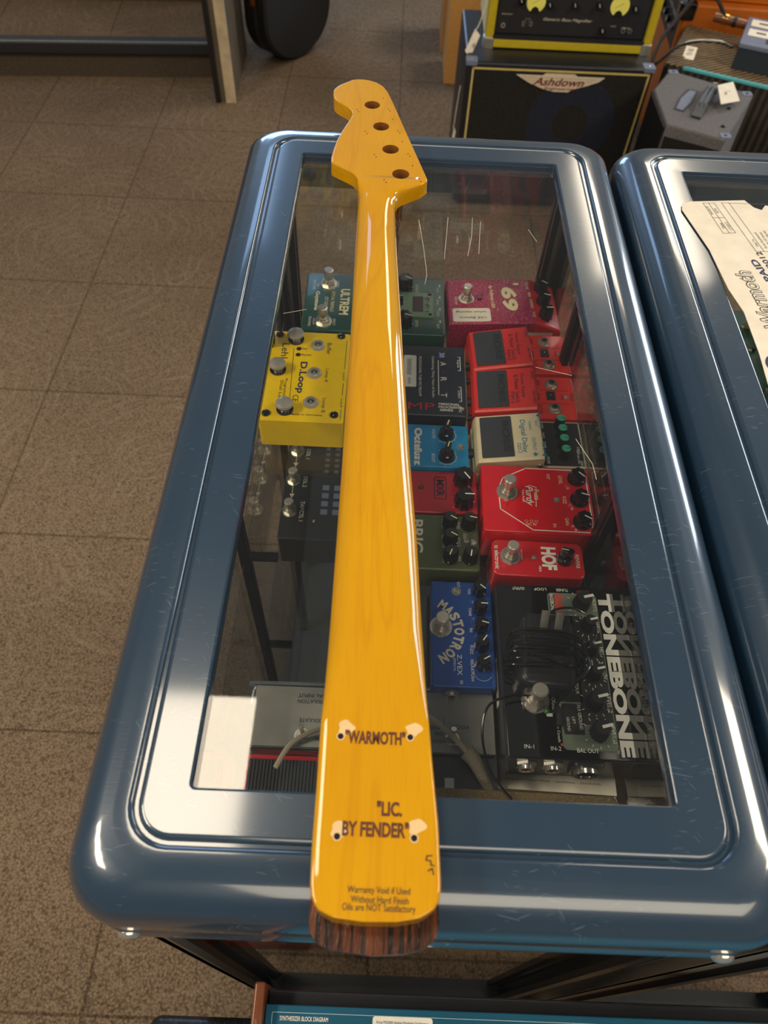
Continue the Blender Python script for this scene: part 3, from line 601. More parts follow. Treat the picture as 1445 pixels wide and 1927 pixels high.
# yellow loop switcher
p = Pedal('loop_switcher', 'bright yellow pedal switcher with three silver mushroom footswitches against left glass', 'effects pedal', -0.0905, 0.6275, -0.172, 0.146, 0.0945)
p.body('yellow', 0.003, 0.0008)
p.T('D.Loop', 0.53, 0.44, 0.051, 0.0105, 'navy_ink', bold=0.025).T('Lehle', 0.265, 0.195, 0.034, 0.0085, 'ink').T('Dual Loop', 0.70, 0.21, 0.036, 0.0048, 'ink').T('Programmable', 0.69, 0.26, 0.040, 0.0042, 'ink')
p.T('Set', 0.20, 0.44, 0.0065, 0.0035, 'ink', rot=90).T('Reset', 0.272, 0.47, 0.012, 0.0035, 'ink', rot=90)
p.T('Buffer', 0.19, 0.745, 0.020, 0.0052, 'ink').T('Loop A', 0.50, 0.745, 0.022, 0.0052, 'ink').T('Loop B', 0.825, 0.745, 0.022, 0.0052, 'ink')
p.T('Made in Germany', 0.93, 0.56, 0.036, 0.0030, 'ink', rot=90, bold=0.01).T('CE', 0.76, 0.405, 0.010, 0.0065, 'ink')
p.T('Loop A', 0.50, 0.955, 0.013, 0.003, 'ink').T('Loop B', 0.79, 0.955, 0.013, 0.003, 'ink').line([(0.09, 0.96), (0.42, 0.96)], 0.0006, 'ink').line([(0.58, 0.96), (0.71, 0.96)], 0.0006, 'ink').line([(0.86, 0.96), (0.96, 0.96)], 0.0006, 'ink').line([(0.20, 0.30), (0.80, 0.34)], 0.0005, 'ink')
for u, v in ((0.205, 0.365), (0.275, 0.365)): p.b.disc(*p.f(u, v), 0.0031, p.Z, 'dark_hole')
p.done(ang=30)
for u, v in ((0.045, 0.10), (0.035, 0.885), (0.93, 0.085), (0.92, 0.885)): p.screw(u, v, 0.0050)
for u, v in ((0.10, 0.315), (0.46, 0.145), (0.885, 0.30)):
    x, y = p.f(u, v); z = p.h; m = MB(); m.cyl(x, y, z, z+0.0015, 0.0095, 'black_gloss', n=26); m.cyl(x, y, z+0.0015, z+0.006, 0.0055, 'steel')
    m.lathe(x, y, [(0.0040, z+0.005), (0.0088, z+0.0075), (0.0100, z+0.0095), (0.0092, z+0.0118), (0.0060, z+0.0132), (0.0004, z+0.0138)], 'nickel', 32); m.build('footswitch', p.t)
for u, v in ((0.165, 0.60), (0.485, 0.595), (0.805, 0.595)):
    x, y = p.f(u, v); z = p.h; m = MB(); m.lathe(x, y, [(0.0088, z), (0.0086, z+0.002), (0.0066, z+0.0045), (0.0042, z+0.0046), (0.0038, z+0.002)], 'nickel', 28); m.disc(x, y, 0.0040, z+0.0022, 'dark_hole'); m.disc(x, y, 0.0020, z+0.0026, 'led_clear'); m.build('bezel', p.t)

# sparkly magenta fuzz
p = Pedal('effects_pedal', "sparkly magenta fuzz pedal with cream number 69 and white handwritten tape", 'effects pedal', 0.1465, 0.7740, -0.168, 0.086, 0.141)
p.t.rotation_euler.z = R(-88)
w2, d2 = p.w/2, p.d/2; ym = d2-0.034
secs = [(-d2, p.h-0.006), (-d2+0.002, p.h-0.004), (ym, p.h), (d2-0.002, p.h-0.012), (d2, p.h-0.014)]
def slab(m, secs, w2, mt, zb=0.002): m.loft([[(-w2, y, zb), (w2, y, zb), (w2, y, z-0.002), (w2-0.002, y, z), (-w2+0.002, y, z), (-w2, y, z-0.002)] for y, z in secs], mt)
slab(p.b, secs[:3], w2, 'magenta_sparkle'); slab(p.b, [(ym, p.h)]+secs[3:], w2, 'red')
sl = math.atan2(0.004, 2*d2-0.036)
p.b.M = Matrix.Translation((0, 0, -0.0005)) @ Matrix.Rotation(0.0355, 4, 'X') @ Matrix.Identity(4)
p.b.M = Matrix.Translation((0, ym, p.h)) @ Matrix.Rotation(math.atan2(0.004, ym+d2-0.002), 4, 'X') @ Matrix.Translation((0, -ym, -p.h))
p.T("'", 0.13, 0.635, 0.0045, 0.007, 'cream', bold=0.03).T('69', 0.47, 0.56, 0.046, 0.020, 'cream', bold=0.045, shear=0.1)
p.T('by Fulltone USA', 0.42, 0.40, 0.044, 0.0060, 'cream', bold=0.02, shear=0.2).T('ON/OFF', 0.50, 0.075, 0.016, 0.0030, 'cream')
p.T('VOLUME', 0.17, 0.735, 0.014, 0.0035, 'cream').T('BIAS', 0.38, 0.745, 0.009, 0.0035, 'cream').T('CONTOUR', 0.58, 0.75, 0.018, 0.0035, 'cream').T('FUZZ', 0.83, 0.755, 0.010, 0.0035, 'cream').T('TM', 0.71, 0.44, 0.003, 0.002, 'cream')
p.done()
tape = MB(); tape.M = Matrix.Translation((0, ym, p.h)) @ Matrix.Rotation(math.atan2(0.004, ym+d2-0.002), 4, 'X') @ Matrix.Translation((0, -ym, -p.h))
a = p.f(0.68, 0.035); b = p.f(0.97, 0.37); tape.box(a[0], b[0], a[1], b[1], p.h, p.h+0.0006, 'paper', r=0.003)
tape.text('USE Battery', *p.f(0.885, 0.21), p.h+0.0008, 0.034, 0.0055, 'ink', rot=R(-90), shear=0.2); tape.text('when testing', *p.f(0.76, 0.20), p.h+0.0008, 0.038, 0.0048, 'ink', rot=R(-90), shear=0.2); tape.build('tape_label', p.t, label='white tape with handwriting')
footswitch(p.t, *p.f(0.46, 0.17), p.h-0.004, 1.15); led(p.t, *p.f(0.46, 0.29), p.h-0.002, 0.0024, 'led_red')
for u in (0.20, 0.50, 0.80): knob(p.t, *p.f(u, 0.86), p.h-0.007, 0.0095, 0.017, 40+60*u, flut=7)
m = MB(); m.M = Matrix.Translation((w2+0.0002, 0.045, 0.022)) @ RX(90) @ RY(90); m.rect(-0.016, 0.016, -0.009, 0.009, 0.0, 'paper')
for k in range(9): m.rect(-0.012+0.0026*k, -0.0108+0.0026*k, -0.007, 0.003, 0.0002, 'ink')
m.build('price_sticker', p.t)

# compact pedals with rubber treadle
def compact(label, cx, cy, rot, kind, group=None):
    t = thing('compact_pedal', label, 'effects pedal', (cx, cy, SHELF), R(rot), group)
    col = 'boss_red' if kind == 'psm' else 'boss_cream'; low = 'boss_red' if kind == 'psm' else 'boss_tan'
    W2, D = 0.0335, 0.061
    b = MB(); b.box(-W2-0.001, W2+0.001, -D, D, 0.003, 0.020, col, r=0.004, b=0.0015)
    b.box(-W2, W2, 0.0125, D-0.001, 0.018, 0.0345, col, r=0.003, b=0.0015)
    b.box(-W2-0.001, W2+0.001, -D, D, 0.0, 0.003, 'rubber_dark', r=0.003)
    Zp = 0.0348
    if kind == 'psm':
        b.text('AMP', -0.022, 0.019, Zp, 0.010, 0.0035, 'ink'); b.text('GUITAR', 0.019, 0.019, Zp, 0.016, 0.0035, 'ink'); b.text('9V IN', 0.0, 0.018, Zp, 0.010, 0.003, 'ink'); b.text('9V OUT', 0.0, 0.056, Zp, 0.013, 0.003, 'ink'); b.text('CHECK', 0.0, 0.045, Zp, 0.008, 0.002, 'ink')
        for x in (-0.0105, 0.0105): b.line([(x, 0.020), (x, 0.054)], 0.0005, Zp, 'ink')
        b.box(-0.007, 0.005, 0.027, 0.037, 0.0345, 0.0365, 'black_satin'); b.disc(-0.001, 0.032, 0.003, 0.0367, 'dark_hole'); b.disc(-0.001, 0.032, 0.0012, 0.0369, 'steel')
    else:
        b.rect(-W2+0.002, W2-0.002, 0.0135, D-0.003, Zp, 'black_satin')
        b.text('MODE', 0.024, 0.019, Zp+0.0002, 0.010, 0.003, 'white'); b.text('CHECK', 0.009, 0.054, Zp+0.0002, 0.010, 0.0025, 'white')
        b.text('S 50ms  M 200ms  L 800ms', 0.018, 0.0525, Zp+0.0002, 0.020, 0.002, 'white'); b.text('HOLD', 0.028, 0.055, Zp+0.0002, 0.008, 0.0025, 'white')
        b.text('E.LEVEL', -0.026, 0.0175, Zp+0.0002, 0.009, 0.0022, 'white'); b.text('F.BACK', -0.012, 0.0175, Zp+0.0002, 0.009, 0.0022, 'white'); b.text('D.TIME', 0.002, 0.0175, Zp+0.0002, 0.009, 0.0022, 'white')
    b.build('housing', t)
    for x in ((-0.0195, 0.0195) if kind == 'psm' else ()): 
        m = MB(); m.cyl(x, 0.034, 0.0345, 0.0355, 0.0078, 'steel', n=24); m.cyl(x, 0.034, 0.0355, 0.0380, 0.0068, 'chrome', n=6); m.lathe(x, 0.034, [(0.0048, 0.038), (0.0046, 0.040), (0.0032, 0.040)], 'chrome', 20); m.disc(x, 0.034, 0.0032, 0.0402, 'dark_hole'); m.build('jack', t)
    if kind == 'psm': led(t, 0.0, 0.050, 0.0345, 0.0018, 'led_clear')
    else:
        for i, x in enumerate((-0.026, -0.0115, 0.003, 0.0185)): knob(t, x, 0.036, 0.0345, 0.0058, 0.0145, (80, 85, 80, 95)[i], body='black', capm='teal_knob', mark='ink')
    # treadle
    m = MB(); zt0, zt1 = 0.040, 0.050; hinge = 0.012
    secs = [(-D+0.001, zt0-0.006), (-D+0.003, zt0), (hinge-0.0015, zt1), (hinge, zt1-0.002)]
    m.loft([[(-W2, y, 0.020), (W2, y, 0.020), (W2, y, z-0.002), (W2-0.002, y, z), (-W2+0.002, y, z), (-W2, y, z-0.002)] for y, z in secs], col)
    ang = math.atan2(zt1-zt0, hinge-0.0015+D-0.003); m.M = Matrix.Translation((0, -D+0.003, zt0)) @ Matrix.Rotation(ang, 4, 'X')
    if kind == 'psm':
        m.text('Power Supply', -0.003, 0.0555, 0.0003, 0.038, 0.0052, 'ink'); m.text('& Master Switch', 0.001, 0.0490, 0.0003, 0.044, 0.0052, 'ink'); m.text('PSM-5', 0.015, 0.0430, 0.0003, 0.018, 0.0045, 'ink')
        m.text('< SEND', -0.021, 0.0675, 0.0003, 0.017, 0.0032, 'ink'); m.text('RETURN <', 0.018, 0.0675, 0.0003, 0.022, 0.0032, 'ink')
    else:
        m.text('Digital Delay', 0.001, 0.0500, 0.0003, 0.047, 0.0072, 'teal_ink', bold=0.01); m.text('DD-2', 0.018, 0.0445, 0.0003, 0.014, 0.0042, 'teal_ink')
        m.text('OUTPUT', -0.016, 0.0690, 0.0003, 0.018, 0.0038, 'teal_ink'); m.text('MONO', -0.016, 0.0655, 0.0003, 0.008, 0.0022, 'teal_ink'); m.text('STEREO', -0.013, 0.0585, 0.0003, 0.012, 0.0022, 'teal_ink')
        m.text('OUTPUT', 0.013, 0.0605, 0.0003, 0.018, 0.0038, 'teal_ink'); m.text('INPUT', 0.019, 0.0700, 0.0003, 0.013, 0.0038, 'teal_ink')
        for x, y, sg in ((-0.028, 0.0690, -1), (0.028, 0.0605, 1), (0.029, 0.0700, -1)):
            m.flat([(x+0.003*sg, y), (x-0.0015*sg, y+0.0032), (x-0.0015*sg, y-0.0032)], 0.0003, 'teal_ink'); m.line([(x-0.003*sg, y), (x, y)], 0.0012, 0.0003, 'teal_ink')
    m.build('treadle', t)
    m = MB(); m.M = Matrix.Translation((0, -D+0.003, zt0)) @ Matrix.Rotation(ang, 4, 'X')
    m.box(-0.029, 0.029, 0.004, 0.0385, 0.0, 0.0014, 'black_rubber', r=0.0015, b=0.0005)
    m.text('BOSS', 0.0, 0.0315, 0.0017, 0.044, 0.0075, 'rubber_dark', bold=0.02); m.build('rubber_pad', t)
    m = MB(); m.M = Matrix.Translation((W2, 0.008, 0.037)) @ RY(90); m.cyl(0, 0, 0, 0.002, 0.0036, 'steel', n=16, b=0.0008); m.disc(0, 0, 0.0018, 0.0022, 'dark_hole', 6); m.build('pivot_screw', t)
    for sx in (-1, 1):
        m = MB(); m.M = Matrix.Translation((sx*(W2+0.001), 0.030, 0.012)) @ RY(90*sx); m.cyl(0, 0, 0, 0.003, 0.0058, 'steel', n=6); m.lathe(0, 0, [(0.0042, 0.003), (0.0042, 0.005), (0.0028, 0.005)], 'chrome', 18); m.build('jack', t)
    return t
compact('red power supply pedal next to the magenta 69 pedal, the farther of two', 0.1615, 0.6880, -87, 'psm', 'red compact pedals')
compact('red power supply pedal directly beside the cream delay pedal', 0.1620, 0.6175, -90, 'psm', 'red compact pedals')
compact('cream digital delay pedal with four teal knobs', 0.1625, 0.5450, -89, 'dd')

# dark tube preamp
p = Pedal('tube_preamp', 'dark navy tube preamp box with A R T letters and side knobs', 'preamp', 0.0300, 0.6335, -0.176, 0.1140, 0.130)
p.body('art_navy', 0.002, 0.002); p.feet()
for i, ch in enumerate('ART'): p.T(ch, 0.27+0.225*i, 0.80, 0.0062, 0.0070)
p.line([(0.22, 0.755), (0.72, 0.755)], 0.0009).T('Celebrating Thirty Years of Audio', 0.46, 0.705, 0.068, 0.0040).T('PROFESSIONAL TUBE MIC PREAMP', 0.46, 0.59, 0.066, 0.0032)
p.T('30', 0.135, 0.79, 0.008, 0.006); p.b.flat([p.f(0.10, 0.755), p.f(0.20, 0.755), p.f(0.15, 0.84)], p.Z-0.0001, 'royal')
p.T('PERSONAL', 0.845, 0.845, 0.024, 0.0034, rot=90, bold=0.02).T('PROCESSOR', 0.885, 0.855, 0.027, 0.0034, rot=90, bold=0.02).T('SERIES', 0.925, 0.82, 0.015, 0.0034, rot=90, bold=0.02)
p.T('MP', 0.885, 0.60, 0.030, 0.0105, 'art_red', rot=90)
for a, st in ((0.26, 'Input'), (0.70, 'Output')): p.line([(a-0.1, 0.935), (a-0.1, 0.955), (a+0.1, 0.955), (a+0.1, 0.935)], 0.0008).T(st, a, 0.935, 0.013, 0.0035)
p.T('Ac', 0.90, 0.965, 0.005, 0.003).T('PHC', 0.92, 0.94, 0.007, 0.003)
a = p.f(0.16, 0.44); b = p.f(0.62, 0.555); p.b.box(a[0], b[0], a[1], b[1], p.h-0.001, p.h+0.0004, 'white', r=0.002)
for k in range(12): u = 0.22+0.02*k; p.b.rect(p.f(u, 0)[0], p.f(u, 0)[0]+0.0009, p.f(0, 0.47)[1], p.f(0, 0.51)[1], p.h+0.0006, 'ink')
p.T('$38.95', 0.54, 0.49, 0.010, 0.004, 'ink', dz=0.0004)
p.b.box(-p.w/2+0.004, p.w/2-0.004, p.d/2-0.001, p.d/2+0.0008, 0.006, p.h-0.004, 'boss_cream')
p.done()
for u, r in ((0.14, 0.0052), (0.36, 0.0038), (0.66, 0.0052), (0.88, 0.0038)):
    m = MB(); m.M = Matrix.Translation((*p.f(u, 1.0), p.h*0.58)) @ RX(-90); m.cyl(0, 0, 0, 0.009, r, 'black', n=22, b=0.001); m.build('knob', p.t)

# blue octave fuzz
p = Pedal('effects_pedal', 'bright cyan fuzz pedal with two chicken head knobs beside the cream delay pedal', 'effects pedal', 0.0400, 0.5355, -0.180, 0.0605, 0.110)
p.body('cyan', 0.002, 0.001); p.feet()
p.T('Octafuzz', 0.54, 0.50, 0.054, 0.0088, bold=0.06).T('VOLUME', 0.22, 0.655, 0.014, 0.0034).T('BOOST', 0.80, 0.65, 0.012, 0.0034).T('FULLTONE CUSTOM SHOP', 0.5, 0.36, 0.040, 0.003)
for u in (0.25, 0.76):
    x, y = p.f(u, 0.78); p.b.ringd(x, y, 0.0108, 0.0006, p.Z, 'white', R(-40), R(220))
    for k in range(9): a = R(-40+260*k/8); p.b.line([(x+0.0108*math.cos(a), y+0.0108*math.sin(a)), (x+0.0122*math.cos(a), y+0.0122*math.sin(a))], 0.0005, p.Z, 'white')
p.done(); p.led(0.52, 0.925, 0.0034, 'led_clear')
for u in (0.25, 0.76): pointer_knob(p.t, *p.f(u, 0.78), p.h, 0.0092, 0.018, 165)
m = MB(); m.M = Matrix.Translation((*p.f(0.45, 1.0), 0.020)) @ RX(-90); m.cyl(0, 0, 0, 0.008, 0.0055, 'black', n=20, b=0.001); m.build('side_plug', p.t)

# red MXR
p = Pedal('effects_pedal', 'crimson pedal with boxed MXR logo and two stacked black knobs beside blue pedal', 'effects pedal', 0.0480, 0.4755, -0.184, 0.0555, 0.110)
p.body('mxr_red', 0.003, 0.002); p.feet()
p.T('MXR', 0.42, 0.645, 0.022, 0.0080, 'ink', bold=0.03); x, y = p.f(0.42, 0.645); p.b.line([(q[0], q[1]) for q in rrect(x, y, 0.0145, 0.0062, 0.002, 0)], 0.0008, p.Z, 'ink', True)
p.T('OUTPUT', 0.22, 0.79, 0.013, 0.003, 'ink').T('SENSITIVITY', 0.72, 0.79, 0.018, 0.003, 'ink').T('LOUDNESS', 0.04, 0.72, 0.016, 0.003, 'ink', rot=90)
p.done(); p.led(0.42, 0.46, 0.0022, 'led_red')
p.knob(0.26, 0.865, 0.0108, 0.017, 35, flut=9); p.knob(0.76, 0.865, 0.0108, 0.017, 90, flut=9)

# olive delay
p = Pedal('effects_pedal', 'olive green delay pedal with five black knobs and BRIG lettering', 'effects pedal', 0.0500, 0.4105, -0.181, 0.0665, 0.104)
p.body('olive', 0.004, 0.003); p.feet()
p.T('BRIG', 0.42, 0.40, 0.040, 0.0120, 'offwhite', bold=0.03).T('FILTER', 0.18, 0.655, 0.011, 0.0032).T('REPEATS', 0.50, 0.655, 0.015, 0.0032).T('MOD', 0.82, 0.655, 0.008, 0.0032)
p.T('TIME', 0.20, 0.80, 0.009, 0.0032).T('VOICE', 0.50, 0.80, 0.011, 0.0032).T('MIX', 0.80, 0.80, 0.006, 0.0032).T('3205', 0.40, 0.86, 0.008, 0.0028).T('3005', 0.50, 0.935, 0.008, 0.0028)
p.done()
for u, v, a in ((0.20, 0.715, 60), (0.50, 0.715, 60), (0.80, 0.715, -20), (0.20, 0.90, 80), (0.80, 0.90, -10)): p.knob(u, v, 0.0078, 0.017, a, body='black', mark='cream', flut=18)
x, y = p.f(0.49, 0.875); m = MB(); m.cyl(x, y, p.h, p.h+0.002, 0.003, 'steel', n=6); m.tube([(x, y, p.h+0.001), (x-0.002, y, p.h+0.009)], 0.001, 'chrome'); m.build('toggle_switch', p.t); p.led(0.50, 0.955, 0.0018, 'led_clear')

# red octagon-line fuzz
p = Pedal('effects_pedal', 'glossy red Fuzz pedal with white octagon outline and three knobs', 'effects pedal', 0.1615, 0.4590, -0.168, 0.084, 0.1125)
p.t.rotation_euler.z = R(-90.5)
p.body('purdy_red', 0.003, 0.0012, 0.001)
p.line([(0.20, 0.20), (0.03, 0.42), (0.03, 0.95), (0.05, 0.975), (0.95, 0.975), (0.965, 0.95), (0.965, 0.44), (0.68, 0.16), (0.50, 0.155), (0.36, 0.155)], 0.0011, 'white', True)
p.T('Fuzz', 0.44, 0.50, 0.013, 0.0052, 'cream').T('Purdy', 0.46, 0.425, 0.024, 0.0100, 'white', bold=0.01, shear=0.35).T('Tube Amps', 0.46, 0.375, 0.016, 0.0030, 'white', bold=0.01)
x0, y0 = p.f(0.30, 0.445); x1, _ = p.f(0.62, 0.445); p.b.line([(x0+0.002, y0+0.006), (x0, y0), (x0+0.002, y0-0.004)], 0.0007, p.Z, 'white'); p.b.line([(x0+0.002, y0+0.0062), (x1, y0+0.0045)], 0.0007, p.Z, 'white')
p.T('OUT', 0.145, 0.625, 0.007, 0.0032, 'cream').T('IN', 0.885, 0.635, 0.004, 0.0032, 'cream').T('LEVEL', 0.19, 0.735, 0.011, 0.0036, 'cream').T('FUZZ', 0.50, 0.75, 0.009, 0.0036, 'cream').T('GAIN', 0.82, 0.75, 0.009, 0.0036, 'cream').T('DC 9V', 0.885, 0.43, 0.010, 0.0032, 'cream', rot=90)
for v in (0.385, 0.43, 0.475): x, y = p.f(0.84, v); p.b.ringd(x, y, 0.0015, 0.0005, p.Z, 'cream', n=12)
p.done(); p.fs(0.42, 0.23, 1.25); p.led(0.505, 0.68, 0.0022, 'led_clear')
for u, v, a in ((0.165, 0.885, 45), (0.49, 0.885, 75), (0.82, 0.885, 60)): p.knob(u, v, 0.0088, 0.012, a, flut=7, skirt=0.001)

# small red reverb
p = Pedal('effects_pedal', 'small red mini reverb pedal with HOF lettering and single knob', 'effects pedal', 0.1585, 0.3930, -0.178, 0.0415, 0.0905)
p.t.rotation_euler.z = R(-91)
p.body('hof_red', 0.007, 0.0018, 0.0)
p.T('HOF', 0.48, 0.62, 0.0265, 0.0150, 'white', bold=0.05).T('MINI', 0.78, 0.515, 0.006, 0.0026, 'white', bold=0.01).T('tc electronic', 0.52, 0.055, 0.0275, 0.0046, 'white', bold=0.015)
p.T('REVERB', 0.52, 0.93, 0.0155, 0.0038, 'white').T('true bypass', 0.42, 0.325, 0.012, 0.0020, 'white'); p.b.ringd(*p.f(0.12, 0.055), 0.0013, 0.0009, p.Z, 'white', n=12)
p.done(); p.fs(0.48, 0.20, 1.15); p.led(0.48, 0.455, 0.0017, 'led_clear'); pointer_knob(p.t, *p.f(0.48, 0.79), p.h, 0.0085, 0.017, -100)
p.b = MB()

# blue mastotron
p = Pedal('effects_pedal', 'royal blue pedal with arched MASTOTRON lettering and five small knobs', 'effects pedal', 0.0822, 0.3120, -0.183, 0.108, 0.0580)
p.body('royal', 0.003, 0.0015)
cx_, cy_ = p.f(0.495, 0.45); rr = 0.032; word = 'MASTOTRON'
for i, ch in enumerate(word):
    a = R(90+58-14.5*i); p.b.text(ch, cx_+rr*math.cos(a), cy_-rr+rr*math.sin(a), p.Z, 0.0072, 0.0098, 'offwhite', rot=a-PI/2, bold=0.05)
p.T('Z.VEX', 0.80, 0.44, 0.020, 0.0042, 'white').T('EFFECTS', 0.80, 0.36, 0.012, 0.0020, 'white').T('IN', 0.955, 0.46, 0.003, 0.003, 'white').T('OUT', 0.03, 0.46, 0.006, 0.003, 'white')
for u, st in ((0.10, 'VOL'), (0.30, 'TONE'), (0.48, 'PW'), (0.66, 'FUZZ'), (0.80, 'RELAX'), (0.90, 'PUSH')): p.T(st, u, 0.635, 0.0022*len(st), 0.0026, 'white')
x, y = p.f(0.10, 0.42); p.b.ringd(x, y, 0.0042, 0.0006, p.Z, 'offwhite'); p.b.disc(x, y, 0.0040, p.Z-0.0001, 'sage'); p.T('Z', 0.10, 0.42, 0.004, 0.0045, 'offwhite', shear=0.3, dz=0.0001)
p.b.ringd(*p.f(0.86, 0.80), 0.0082, 0.0005, p.Z, 'white', R(-100), R(60))
p.b.box(-p.w/2+0.004, p.w/2+0.0015, -p.d/2-0.002, p.d/2+0.0015, 0.0, 0.010, 'black_satin', r=0.003)
p.done(); p.fs(0.46, 0.155, 1.2)
for u, v, a in ((0.10, 0.79, 50), (0.28, 0.79, 88), (0.455, 0.79, 75), (0.63, 0.79, -35 + 180), (0.80, 0.79, 120)): p.knob(u, v, 0.0070, 0.0145, a, flut=8)
jack(p.t, p.w/2, -0.010, 0.020, 1.1, RY(90)); p.led(0.84, 0.90, 0.0014, 'led_red')

# bass preamp on its manual
m = MB(); m.box(-0.052, 0.052, -0.066, 0.066, 0.0, 0.0012, 'paper'); m.text('Radial Engineering is a division of C-TEC (JP CableTek Electronics Ltd.)', -0.010, -0.0475, 0.0014, 0.075, 0.0022, 'print_grey'); m.text('Radial Bassbone Owner\'s Manual  -  Specifications  -  V3.0 04-25-05', -0.004, -0.0575, 0.0014, 0.086, 0.0022, 'print_grey')
man = m.build('owners_manual', smooth=False); man.location = (0.1640, 0.2460, SHELF+0.0002); man.rotation_euler.z = R(-1.5); tag(man, 'white printed manual sticking out under the black TONEBONE preamp', 'booklet')
p = Pedal('bass_preamp', 'large black preamp pedal with TONEBONE in white letters along its right side', 'preamp', 0.1665, 0.2745, -0.166, 0.162, 0.105, zb=SHELF+0.0015)
p.body('black_gloss', 0.0015, 0.0008, 0.004); p.feet()
p.T('TONEBONE', 0.51, 0.945, 0.153, 0.0118, 'white', bold=0.05)
def polyr(fx0, fx1, fy0, fy1, m_, r=0.004, dz=0.0):
    a = p.f(fx0, fy0); b = p.f(fx1, fy1); p.b.flat([q[:2] for q in rrect((a[0]+b[0])/2, (a[1]+b[1])/2, abs(b[0]-a[0])/2, abs(b[1]-a[1])/2, r, 0)], p.Z+dz, m_)
polyr(0.045, 0.955, 0.44, 0.875, 'sage', 0.004, -0.0001)
polyr(0.19, 0.82, 0.62, 0.868, 'black', 0.001, 0.0); polyr(0.19, 0.70, 0.44, 0.64, 'black', 0.001, 0.0); polyr(0.71, 0.875, 0.46, 0.625, 'black', 0.001, 0.0)
polyr(0.055, 0.185, 0.455, 0.50, 'black', 0.0005, 0.0001); p.T('BASSBONE', 0.11, 0.478, 0.018, 0.0036, 'white', dz=0.0002, bold=0.02).T('Radial', 0.115, 0.545, 0.019, 0.0088, 'orange_red', dz=0.0001, bold=0.03, shear=0.2)
for u, st, v in ((0.115, 'BOOST', 0.852), (0.255, 'HIGH', 0.852), (0.40, 'MID', 0.852), (0.47, '2', 0.835), (0.545, 'LOW', 0.852), (0.70, 'LEVEL-2', 0.852), (0.86, 'LEVEL-1', 0.852)): p.T(st, u, v, 0.0030*len(st)*0.8, 0.0036, 'white', dz=0.0001)
for u, st in ((0.0, ''),): pass
for v, st in ((0.19, 'OUTPUT'), (0.385, 'LOOP'), (0.58, 'TUNER')): p.T(st, 0.025, v, 0.0115, 0.0030, 'white', rot=-90, bold=0.01)
p.T('SUPPLY', 0.03, 0.76, 0.012, 0.0030, 'red_ink', rot=-90).T('IN-1', 0.945, 0.17, 0.0080, 0.0034, 'white', rot=90).T('IN-2', 0.95, 0.38, 0.0085, 0.0034, 'white', rot=90).T('BAL OUT', 0.955, 0.63, 0.0180, 0.0036, 'white', rot=90, bold=0.01)
p.T('TOGGLE', 0.715, 0.40, 0.017, 0.0034, 'white').T('1', 0.775, 0.355, 0.003, 0.0052, 'white').T('Made in Canada', 0.85, 0.415, 0.022, 0.0022, 'white').T('XLR GROUND', 0.78, 0.60, 0.022, 0.0030, 'white', dz=0.0002).T('LIFT', 0.80, 0.545, 0.006, 0.0025, 'white', dz=0.0002).T('GROUND', 0.82, 0.50, 0.012, 0.0025, 'white', dz=0.0002).T('CONTOUR', 0.60, 0.605, 0.018, 0.0030, 'white', dz=0.0002).T('SHAPE 2', 0.60, 0.56, 0.012, 0.0024, 'white', dz=0.0002).T('TM', 0.955, 0.868, 0.003, 0.0018, 'white', dz=0.0002)
p.b.disc(*p.f(0.93, 0.43), 0.0014, p.Z+0.0002, 'red_ink', 6)
for u, r in ((0.115, 0.0118), (0.255, 0.0092), (0.40, 0.0092), (0.545, 0.0092), (0.70, 0.0112), (0.86, 0.0118)):
    x, y = p.f(u, 0.735 if r > 0.010 else 0.76)
    for k in range(11): a = R(-60+300*k/10); p.b.line([(x+r*math.cos(a), y+r*math.sin(a)), (x+(r+0.002)*math.cos(a), y+(r+0.002)*math.sin(a))], 0.0006, p.Z+0.0002, 'white')
# inner chassis flange and side price strip
p.b.box(-p.w/2+0.001, p.w/2+0.010, -p.d/2-0.0015, -p.d/2+0.0005, 0.001, p.h-0.004, 'black_satin'); p.b.box(p.w/2-0.001, p.w/2+0.0008, -p.d/2, p.d/2, 0.004, p.h-0.002, 'black_satin')
p.done()
for u, v, r in ((0.115, 0.735, 0.0088), (0.255, 0.76, 0.0066), (0.40, 0.76, 0.0066), (0.545, 0.76, 0.0066), (0.70, 0.735, 0.0084), (0.86, 0.735, 0.0088)): knob(p.t, *p.f(u, v), p.h, r, 0.015, 105, body='black_satin', mark='white', flut=16, mw=0.30)
p.fs(0.70, 0.25, 1.35); p.led(0.755, 0.335, 0.0020, 'led_green')
jack(p.t, p.w/2+0.0008, p.f(0, 0.16)[1], p.h-0.014, 1.35, RY(90)); jack(p.t, p.w/2+0.0008, p.f(0, 0.37)[1], p.h-0.014, 1.35, RY(90))
m = MB(); m.M = Matrix.Translation((p.w/2+0.0008, p.f(0, 0.64)[1], p.h-0.017)) @ RY(90); m.box(-0.013, 0.013, -0.013, 0.013, 0, 0.003, 'black_satin', r=0.003); m.lathe(0, 0, [(0.0105, 0.003), (0.0105, 0.0075), (0.0085, 0.0075), (0.0085, 0.004)], 'chrome', 28); m.disc(0, 0, 0.0085, 0.0045, 'dark_hole'); m.box(0.005, 0.012, -0.009, 0.009, 0.003, 0.006, 'black_gloss'); m.build('output_connector', p.t)
m = MB(); m.M = Matrix.Translation((p.f(0.55, 0)[0], -p.d/2-0.0017, 0.024)) @ RX(90); m.rect(-0.022, 0.022, -0.006, 0.006, 0.0, 'paper')
for k in range(16): m.rect(-0.018+0.0022*k, -0.0172+0.0022*k, -0.005, 0.005, 0.0002, 'ink')
m.build('price_sticker', p.t)

